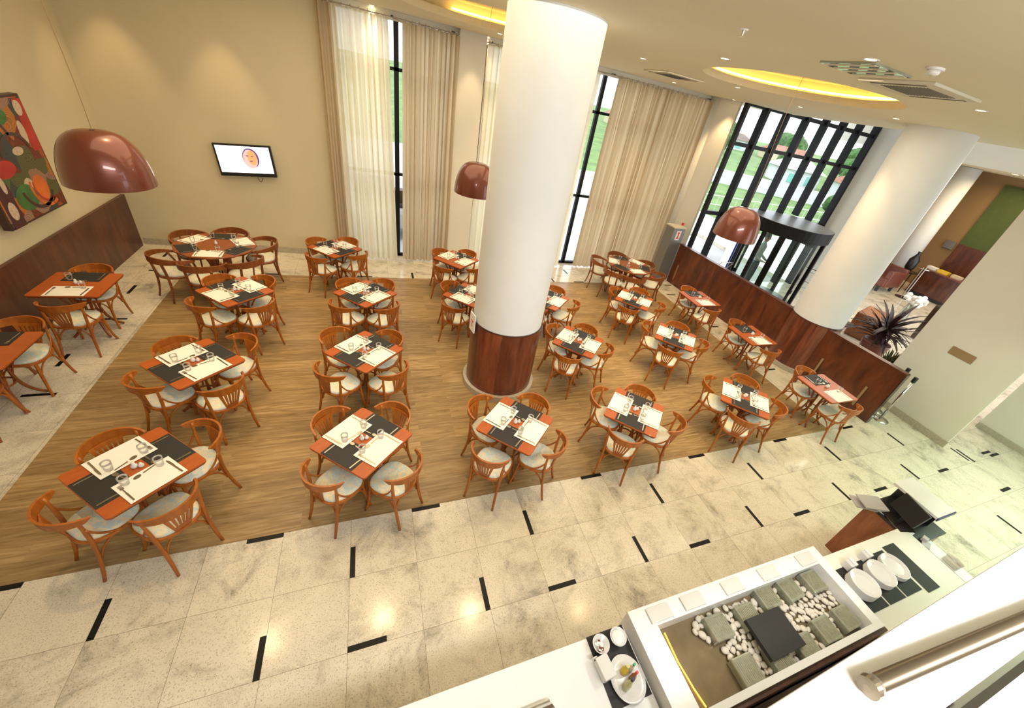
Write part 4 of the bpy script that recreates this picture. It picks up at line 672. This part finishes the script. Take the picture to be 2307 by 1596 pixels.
# ================================================================ BUFFET
t = thing('buffet_counter', 'low white buffet counter at the bottom edge left of the raised pebble trough', 'counter', (0, 0, 0)); MB().box((-.1, -2.22, .43), (4.06, .64, .86)).build('body', 'counter_white', t); MB().box((-.1, -2.215, .87), (4.08, .66, .02)).build('worktop', 'counter_white', t, bevel=.003)
t = thing('buffet_trough', 'raised white buffet unit with sunken basin of pebbles and glass blocks', 'buffet', (0, 0, 0))
m = MB(); m.box((2.05, -2.19, .5), (.18, .68, 1.0)); m.box((4.0, -2.19, .5), (.10, .68, 1.0)); m.box((3.045, -1.92, .5), (1.81, .14, 1.0)); m.box((3.045, -2.508, .5), (1.81, .044, 1.0)); m.build('frame', 'counter_white', t)
MB().box((3.05, -2.24, .86), (1.84, .52, .02)).build('basin_floor', 'basin', t); MB().box((3.05, -2.545, .5), (2.1, .03, .9)).build('rear_panel', 'panel_wood', t)
MB().tube([(2.235, -2.02, .878), (2.225, -2.2, .878), (2.24, -2.36, .878), (2.26, -2.47, .878)], .005, 5).build('light_strip', 'neon_orange', t)
ZB = .871; random.seed(11)
sp = [(2.66, -2.12), (2.97, -2.13), (3.25, -2.06), (3.52, -2.07), (3.81, -2.08), (2.68, -2.40), (2.99, -2.42), (3.28, -2.43), (3.56, -2.39), (3.83, -2.38)]
gb = None
for i, (x, y) in enumerate(sp):
    if gb is None:
        gb = thing('glass_block', '', 'glass block', (x, y, ZB)); MB().box((0, 0, .038), (.185, .17, .076)).build('block', 'glass_block', gb, bevel=.01); r_ = MB(); [r_.box((-.07 + k * .0155, 0, .077), (.005, .13, .002)) for k in range(10)]; r_.build('ribs', 'steel', gb); o = gb
    else: o = dup(gb, (x, y, ZB), random.uniform(-.08, .08), '')
    o['label'] = ['first', 'second', 'third', 'fourth', 'fifth'][i % 5] + ' ribbed glass block from left in the %s row of the pebble basin' % ('upper' if i < 5 else 'lower'); o['group'] = 'glass blocks in the pebble basin'
bs = MB().box((3.04, -2.29, ZB + .115), (.36, .27, .035)); tag(bs.build('slate_slab', 'mat_dark'), 'large square black slab lying on the glass blocks', 'slab')
pb = []; tries = 0; base = None
def pebm():
    bm = bmesh.new(); bmesh.ops.create_icosphere(bm, subdivisions=2, radius=1.0); 
    for v_ in bm.verts: v_.co *= 1 + random.uniform(-.1, .1)
    me = bpy.data.meshes.new('pebble'); bm.to_mesh(me); bm.free(); me.materials.append(MATS['pebble']); [setattr(p_, 'use_smooth', True) for p_ in me.polygons]; return me
pms = [pebm() for _ in range(5)]
while len(pb) < 240 and tries < 9000:
    tries += 1; x = random.uniform(2.42, 3.93); y = random.uniform(-2.47, -2.02)
    if x < 2.62 and (y < -2.16 or x < 2.50) and random.random() < .96: continue
    if x < 2.60 and y < -2.2: continue
    if any(abs(x - a) < .105 and abs(y - b_) < .098 for a, b_ in sp): continue
    s_ = random.uniform(.020, .036); z_ = ZB + s_ * .55
    if any((x - a) ** 2 + (y - b_) ** 2 < (.70 * (s_ + c_)) ** 2 for a, b_, c_ in pb): continue
    pb.append((x, y, s_)); o = bpy.data.objects.new('pebble', random.choice(pms)); C.objects.link(o); o.location = (x, y, z_); o.scale = (s_, s_ * random.uniform(.65, .9), s_ * .55); o.rotation_euler = (0, 0, random.uniform(0, 3)); tag(o, 'smooth white pebble in the buffet basin', 'pebble', 'white pebbles in the buffet basin')
for i, x in enumerate((2.20, 2.52, 2.94, 3.36, 3.84)): tag(MB().box((x, -1.925, 1.008), (.2, .1, .014)).build('serving_plate', 'porcelain', bevel=.004), ['first', 'second', 'third', 'fourth', 'fifth'][i] + ' flat white rectangular plate from left on the trough rim', 'plate', 'rectangular plates on the trough rim')
# left counter items
tag(MB().box((1.78, -2.09, .8825), (.30, .42, .005)).build('tray_mat', 'mat_dark'), 'black mat under the bowls and oval plate on the low counter', 'mat')
def bowl(x, y, r_, z, lb, fill=None):
    t = thing('bowl', lb, 'bowl', (x, y, z)); MB().lathe([(r_ * .5, 0), (r_ * .6, .005), (r_, .06), (r_ * .94, .06), (r_ * .5, .015)], n=36).build('dish', 'porcelain', t, smooth=True); return t
b1 = bowl(1.695, -1.96, .062, .886, 'small white bowl of wrapped sachets, left of the two'); m = MB()
for k in range(16): a = random.uniform(0, 6.28); r_ = random.uniform(0, .04); m.slot(k % 3); m.box((r_ * math.cos(a), r_ * math.sin(a), .045 + .012 * random.random()), (.022, .016, .004), random.uniform(0, 3))
o = m.build('sachets', ['paper', 'leather', 'paper']); o.parent = None; o.location = (1.695, -1.96, .886); tag(o, 'wrapped sugar sachets heaped in the left white bowl', 'sachets'); o['kind'] = 'stuff'
b2 = bowl(1.84, -1.955, .062, .886, 'small white bowl filled with white sugar, right of the two'); o = MB().lathe([(.054, .0), (.04, .012), (.0, .014)], (1.84, -1.955, .93), 24).build('sugar', 'paper', smooth=True); tag(o, 'white sugar filling the right small bowl', 'sugar'); o['kind'] = 'stuff'
t = thing('sugar_box', 'white rectangular porcelain dish with lid and handle beside the bowls', 'dish', (1.66, -2.09, .886), .1); MB().box((0, 0, .035), (.09, .13, .07)).build('dish', 'porcelain', t, bevel=.015); MB().box((0, 0, .072), (.095, .135, .012)).build('lid', 'porcelain', t, bevel=.005); MB().tube([(q[0] - .04, .075, .05 + q[1]) for q in arc(0, 0, .018, 0, 360, 10)], .005, 5).build('handle', 'porcelain', t)
t = thing('oval_plate', 'large white oval plate carrying sauce bottles on the low counter', 'plate', (1.80, -2.18, .886)); MB().lathe([(.09, 0), (.1, .004), (.145, .018), (.142, .022), (.1, .009), (.001, .008)], n=48, sx=.85, sy=.95).build('dish', 'porcelain', t, smooth=True)
def bottle(x, y, h, r_, body, cap, lb, hr=.3):
    t = thing('sauce_bottle', lb, 'bottle', (x, y, .896)); MB().lathe([(r_, 0), (r_, h * .45), (r_ * .45, h * .75), (r_ * hr, h * .86)], n=20).build('bottle', body, t, smooth=True); MB().lathe([(r_ * .5, h * .85), (r_ * .5, h)], n=16).build('cap', cap, t)
bottle(1.76, -2.22, .17, .022, 'oil', 'black', 'olive oil bottle with black cap leaning out nearest on the oval plate'); bottle(1.79, -2.14, .11, .024, 'yellow', 'oil', 'short yellow mustard bottle on the oval plate'); bottle(1.825, -2.19, .13, .018, 'vinegar', 'red', 'reddish sauce bottle with red cap on the oval plate'); bottle(1.835, -2.145, .12, .017, 'porcelain', 'green', 'white sauce bottle with green cap on the oval plate')
t = thing('chafing_dish', 'steel chafing dish lid peeking in at the bottom edge of the picture', 'chafing dish', (1.0, -2.3, .88)); m = MB(); rows = [[(x_, .16 * math.cos(a), .05 + .16 * math.sin(a)) for a in [PI * k / 16 for k in range(17)]] for x_ in (-.22, .22)]; m.sheet(rows); m.f += [tuple(range(17)), tuple(range(33, 16, -1))]; m.mi += [0, 0]; m.build('roll_lid', 'steel', t, smooth=False); MB().box((0, 0, .025), (.48, .36, .05)).build('pan', 'steel', t, bevel=.01)
# right counter
t = thing('plate_counter', 'cream counter right of the trough carrying three plate stacks', 'counter', (0, 0, 0)); MB().box((4.78, -2.25, .44), (1.42, .60, .86)).build('body', 'counter_cream', t); MB().box((4.77, -2.25, .885), (1.46, .64, .03)).build('worktop', 'counter_cream', t, bevel=.003)
ZC = .9005
for x0, x1, y0, y1, lb in ((4.12, 4.40, -2.43, -2.06, 'left dark mat under the plate stacks'), (4.41, 4.66, -2.43, -2.06, 'middle dark mat under the plate stacks'), (4.67, 4.92, -2.43, -2.05, 'right dark mat under the plate stacks'), (4.945, 5.15, -2.47, -2.03, 'long dark runner mat right of the plate stacks')): tag(MB().box(((x0 + x1) / 2, (y0 + y1) / 2, ZC + .002), (x1 - x0 - .012, y1 - y0, .004)).build('table_mat', 'mat_dark'), lb, 'mat')
pm = None; k = 0
for si, (x, y, n_, nm) in enumerate(((4.25, -2.24, 10, 'left'), (4.55, -2.22, 8, 'middle'), (4.80, -2.21, 6, 'right'))):
    for i in range(n_):
        if pm is None: pm = MB().lathe([(.07, 0), (.08, .001), (.121, .0125), (.124, .0135), (.124, .0155), (.118, .0165), (.088, .0075), (.08, .004), (.001, .004)], n=48).build('dinner_plate', 'porcelain', smooth=True); pm.modifiers.new('e', 'EDGE_SPLIT').split_angle = .35; o = pm
        else: o = pm.copy(); C.objects.link(o)
        o.location = (x, y, ZC + .004 + i * .0085); tag(o, ('topmost plate of the %s stack on the cream counter' % nm) if i == n_ - 1 else 'white oval plate below the top of the %s stack' % nm, 'plate', 'plates in the %s stack' % nm)
for x, y, nm in ((4.33, -2.07, 'left'), (4.60, -2.05, 'right')): t = thing('napkin_holder', '%s white box holding napkins behind the plate stacks' % nm, 'napkin holder', (x, y, ZC + .004)); MB().box((0, 0, .04), (.10, .07, .08)).build('box', 'porcelain', t, bevel=.006); MB().box((0, 0, .085), (.03, .07, .02)).build('napkins', 'paper', t)
# host desk with monitor
t = thing('host_desk', 'reddish wood host desk beyond the cream counter', 'desk', (5.72, -1.86, 0)); MB().box((0, 0, .43), (.56, .50, .86)).build('body', 'podium_wood', t); MB().box((0, 0, .87), (.60, .52, .03)).build('desktop', 'black', t)
t = thing('monitor', 'black computer monitor tilted on the host desk', 'monitor', (5.50, -1.87, .885), -.25); MB().box((0, 0, .22), (.035, .29, .21), 0, (.3, 'Y')).build('screen', 'black', t, bevel=.005); MB().tube([(.03, 0, .01), (.03, 0, .18)], .018, 8).build('neck', 'black', t); MB().box((.02, 0, .008), (.2, .24, .016)).build('foot', 'steel_dark', t)
t = thing('host_screen_panel', 'bright white counter ledge on the far side of the host desk', 'ledge', (5.88, -1.80, 1.12)); MB().box((0, 0, 0), (.36, .45, .03)).build('ledge', 'counter_white', t); MB().box((.0, -.232, -.01), (.36, .012, .04)).build('edge', 'blue_edge', t); MB().box((0, 0, -.13), (.03, .4, .23)).build('support', 'black', t)
tag(MB().box((5.32, -1.60, .90), (.24, .16, .012), -.5).box((5.36, -1.64, .96), (.28, .18, .012), -.35).box((5.35, -1.63, .93), (.03, .03, .06)).build('document_tray', 'plastic_grey'), 'light grey ridged document tray on the host desk corner', 'tray')
for (x, y, a_, lb) in ((5.50, -1.72, .3, 'white paper sheet by the monitor, farther one'), (5.50, -1.98, .1, 'white paper sheet by the monitor, nearer one')): tag(MB().box((x, y, .8875), (.14, .1, .004), a_).build('paper_sheet', 'paper'), lb, 'paper')
tag(MB().box((5.56, -2.14, .902 - .02), (.1, .07, .03), .4).box((5.6, -2.10, .905), (.06, .05, .04), .2).build('card_machine', 'plastic_grey'), 'small grey card machine near the host desk corner', 'card machine')
t = thing('side_shelf', 'narrow white shelf running along the end of the cream counter', 'shelf', (5.66, -2.42, 0)); MB().box((0, 0, .84), (.16, .60, .03)).build('top', 'counter_white', t); MB().box((0, 0, .41), (.12, .56, .82)).build('body', 'steel_dark', t)
t = thing('telephone', 'cream telephone handset on the narrow white shelf', 'telephone', (5.66, -2.35, .857)); MB().box((0, 0, .025), (.11, .13, .05)).build('base', 'counter_cream', t, bevel=.01); MB().tube([(-.0, -.07, .06), (0, 0, .075), (0, .07, .06)], .018, 8).build('handset', 'counter_cream', t)
tag(MB().box((5.52, -2.66, .80), (.30, .16, .22), -.15).build('printer', 'plastic_grey', bevel=.01), 'light grey printer box at the near end of the white shelf', 'printer'); t = thing('printer_stand', 'dark stand carrying the grey printer', 'stand', (5.52, -2.66, 0)); MB().box((0, 0, .345), (.28, .15, .69)).build('body', 'steel_dark', t)
t = thing('work_cabinet', 'dark work cabinet behind the buffet, just below the balcony', 'cabinet', (0, 0, 0)); MB().box((1.8, -2.83, .33), (7.5, .5, .66)).build('body', 'steel_dark', t); MB().box((1.8, -2.83, .67), (7.5, .52, .02)).build('top', 'stone_dark', t)
# balcony balustrade close to the camera
t = thing('balustrade', 'white balcony balustrade with steel handrail close to the camera', 'balustrade', (0, 0, 0))
MB().prism([(.3, -2.683), (6.5, -2.50), (6.5, -2.77), (.3, -2.77)], 3.255, 3.29).build('cap', 'counter_white', t, bevel=.004); MB().tube([(1.11, -2.703, 3.315), (5.5, -3.0, 3.315)], .014, 14).build('handrail', 'rail_steel', t, smooth=True); e = MB().lathe([(.016, -.010), (.019, .0), (.018, .010), (.006, .013)], n=24).build('end_cap', 'rail_steel', t); e.location = (1.105, -2.703, 3.315); e.rotation_euler = (0, -PI / 2, 0)
MB().box((3.8, -2.79, 2.9), (5.4, .012, .70)).build('glass_panel', 'rail_glass', t)
struct(MB().box((2.0, -5.5, 2.35), (12, 5.2, .3)).build('floor_mezzanine', 'wall_white'))
m = MB()
for k in range(8): a0, a1 = PI * k / 4, PI * (k + 1) / 4; m.slot(k % 3); m.add([(0, 0, 0), (.38 * math.cos(a0), .38 * math.sin(a0), 0), (.38 * math.cos((a0 + a1) / 2), .38 * math.sin((a0 + a1) / 2), 0), (.38 * math.cos(a1), .38 * math.sin(a1), 0), (0, 0, -.018), (.38 * math.cos(a0), .38 * math.sin(a0), -.018), (.38 * math.cos((a0 + a1) / 2), .38 * math.sin((a0 + a1) / 2), -.018), (.38 * math.cos(a1), .38 * math.sin(a1), -.018)], [(0, 1, 2, 3), (7, 6, 5, 4), (1, 5, 6, 2), (2, 6, 7, 3)])
pm_ = m.build('play_mat', ['yellow', 'red', 'yellow']); pm_.location = (7.8, 6.3, .02); tag(pm_, 'round yellow and red floor mat on the tiles behind the far right round table', 'mat')
spot('reception_beam', (21.9, 5.7, 4.5), 60, WARM, 50, .8, .05)
# ================================================================ PERSON
def person(x, y, rz_):
    J = [((0, 0, .98), .135), ((0, 0, 1.15), .125), ((0, .0, 1.32), .145), ((0, 0, 1.46), .10), ((0, -.005, 1.54), .055), ((0, 0, 1.60), .06)]
    V = [j[0] for j in J]; Rr = [j[1] for j in J]; E = [(i, i + 1) for i in range(5)]
    for s in (-1, 1):
        b_ = len(V); V += [(s * .09, 0, .90), (s * .10, .02, .50), (s * .10, -.02, .09), (s * .105, .13, .05)]; Rr += [.095, .065, .045, .04]; E += [(0, b_), (b_, b_ + 1), (b_ + 1, b_ + 2), (b_ + 2, b_ + 3)]
        b_ = len(V); V += [(s * .17, 0, 1.42), (s * .21, -.02, 1.16), (s * .17, .18, 1.06), (s * .13, .25, 1.05)]; Rr += [.06, .045, .035, .03]; E += [(3, b_), (b_, b_ + 1), (b_ + 1, b_ + 2), (b_ + 2, b_ + 3)]
    me = bpy.data.meshes.new('person'); me.from_pydata(V, E, []); o = bpy.data.objects.new('person', me); C.objects.link(o); md = o.modifiers.new('skin', 'SKIN'); 
    for i, r_ in enumerate(Rr): me.skin_vertices[0].data[i].radius = (r_, r_ * (.72 if i < 4 else 1))
    me.skin_vertices[0].data[0].use_root = True; md.use_smooth_shade = True; o.modifiers.new('sub', 'SUBSURF').render_levels = 2
    me.materials.append(MATS['shirt']); o.location = (x, y, 0); o.rotation_euler = (0, 0, rz_); tag(o, 'person in a white shirt standing behind the revolving door glass', 'person')
    MB().lathe([(.0, -.13), (.045, -.12), (.068, -.06), (.078, 0), (.08, .05), (.065, .10), (.03, .125), (0, .13)], (0, .01, 1.70), 20, .92, 1.08, False).build('head', 'skin', o, smooth=True)
    MB().lathe([(.086, .0), (.088, .05), (.07, .11), (.035, .136), (0, .14)], (0, -.005, 1.705), 20, .93, 1.05, False).build('hair', 'hair', o, smooth=True); MB().box((0, .1, 1.69), (.02, .03, .035)).build('nose', 'skin', o, bevel=.006)
    for s in (-1, 1):
        MB().lathe([(0, -.008), (.01, 0), (0, .008)], (s * .03, .088, 1.715), 10, 1, 1, False).build('eye', 'hair', o); MB().box((s * .078, .01, 1.70), (.012, .03, .045)).build('ear', 'skin', o, bevel=.005)
        for k in range(4): MB().tube(bez([(s * (.145 - k * .014), .265, 1.055), (s * (.145 - k * .014), .315 - abs(k - 1) * .006, 1.05), (s * (.14 - k * .014), .33 - abs(k - 1) * .008, 1.03)], 5), .0085, 6).build('finger', 'skin', o, smooth=True)
        MB().box((s * .124, .262, 1.05), (.06, .07, .028)).build('palm', 'skin', o, bevel=.012); MB().tube([(s * .10, .245, 1.052), (s * .082, .275, 1.05), (s * .08, .30, 1.045)], .009, 6).build('thumb', 'skin', o, smooth=True)
    m = MB().lathe([(.155, .93), (.15, .99), (.145, 1.0)], n=20, sx=1, sy=.75, caps=False); 
    for s in (-1, 1): m.tube([(s * .085, 0, .95), (s * .095, .01, .75), (s * .10, .02, .5), (s * .10, -.01, .12)], [.105, .10, .08, .065], 14)
    m.build('trousers', 'trousers', o, smooth=True); MB().box((0, .1, 1.655), (.035, .012, .008)).build('mouth', 'leather', o)
person(11.12, 5.6, math.radians(200))
bpy.context.view_layer.update()
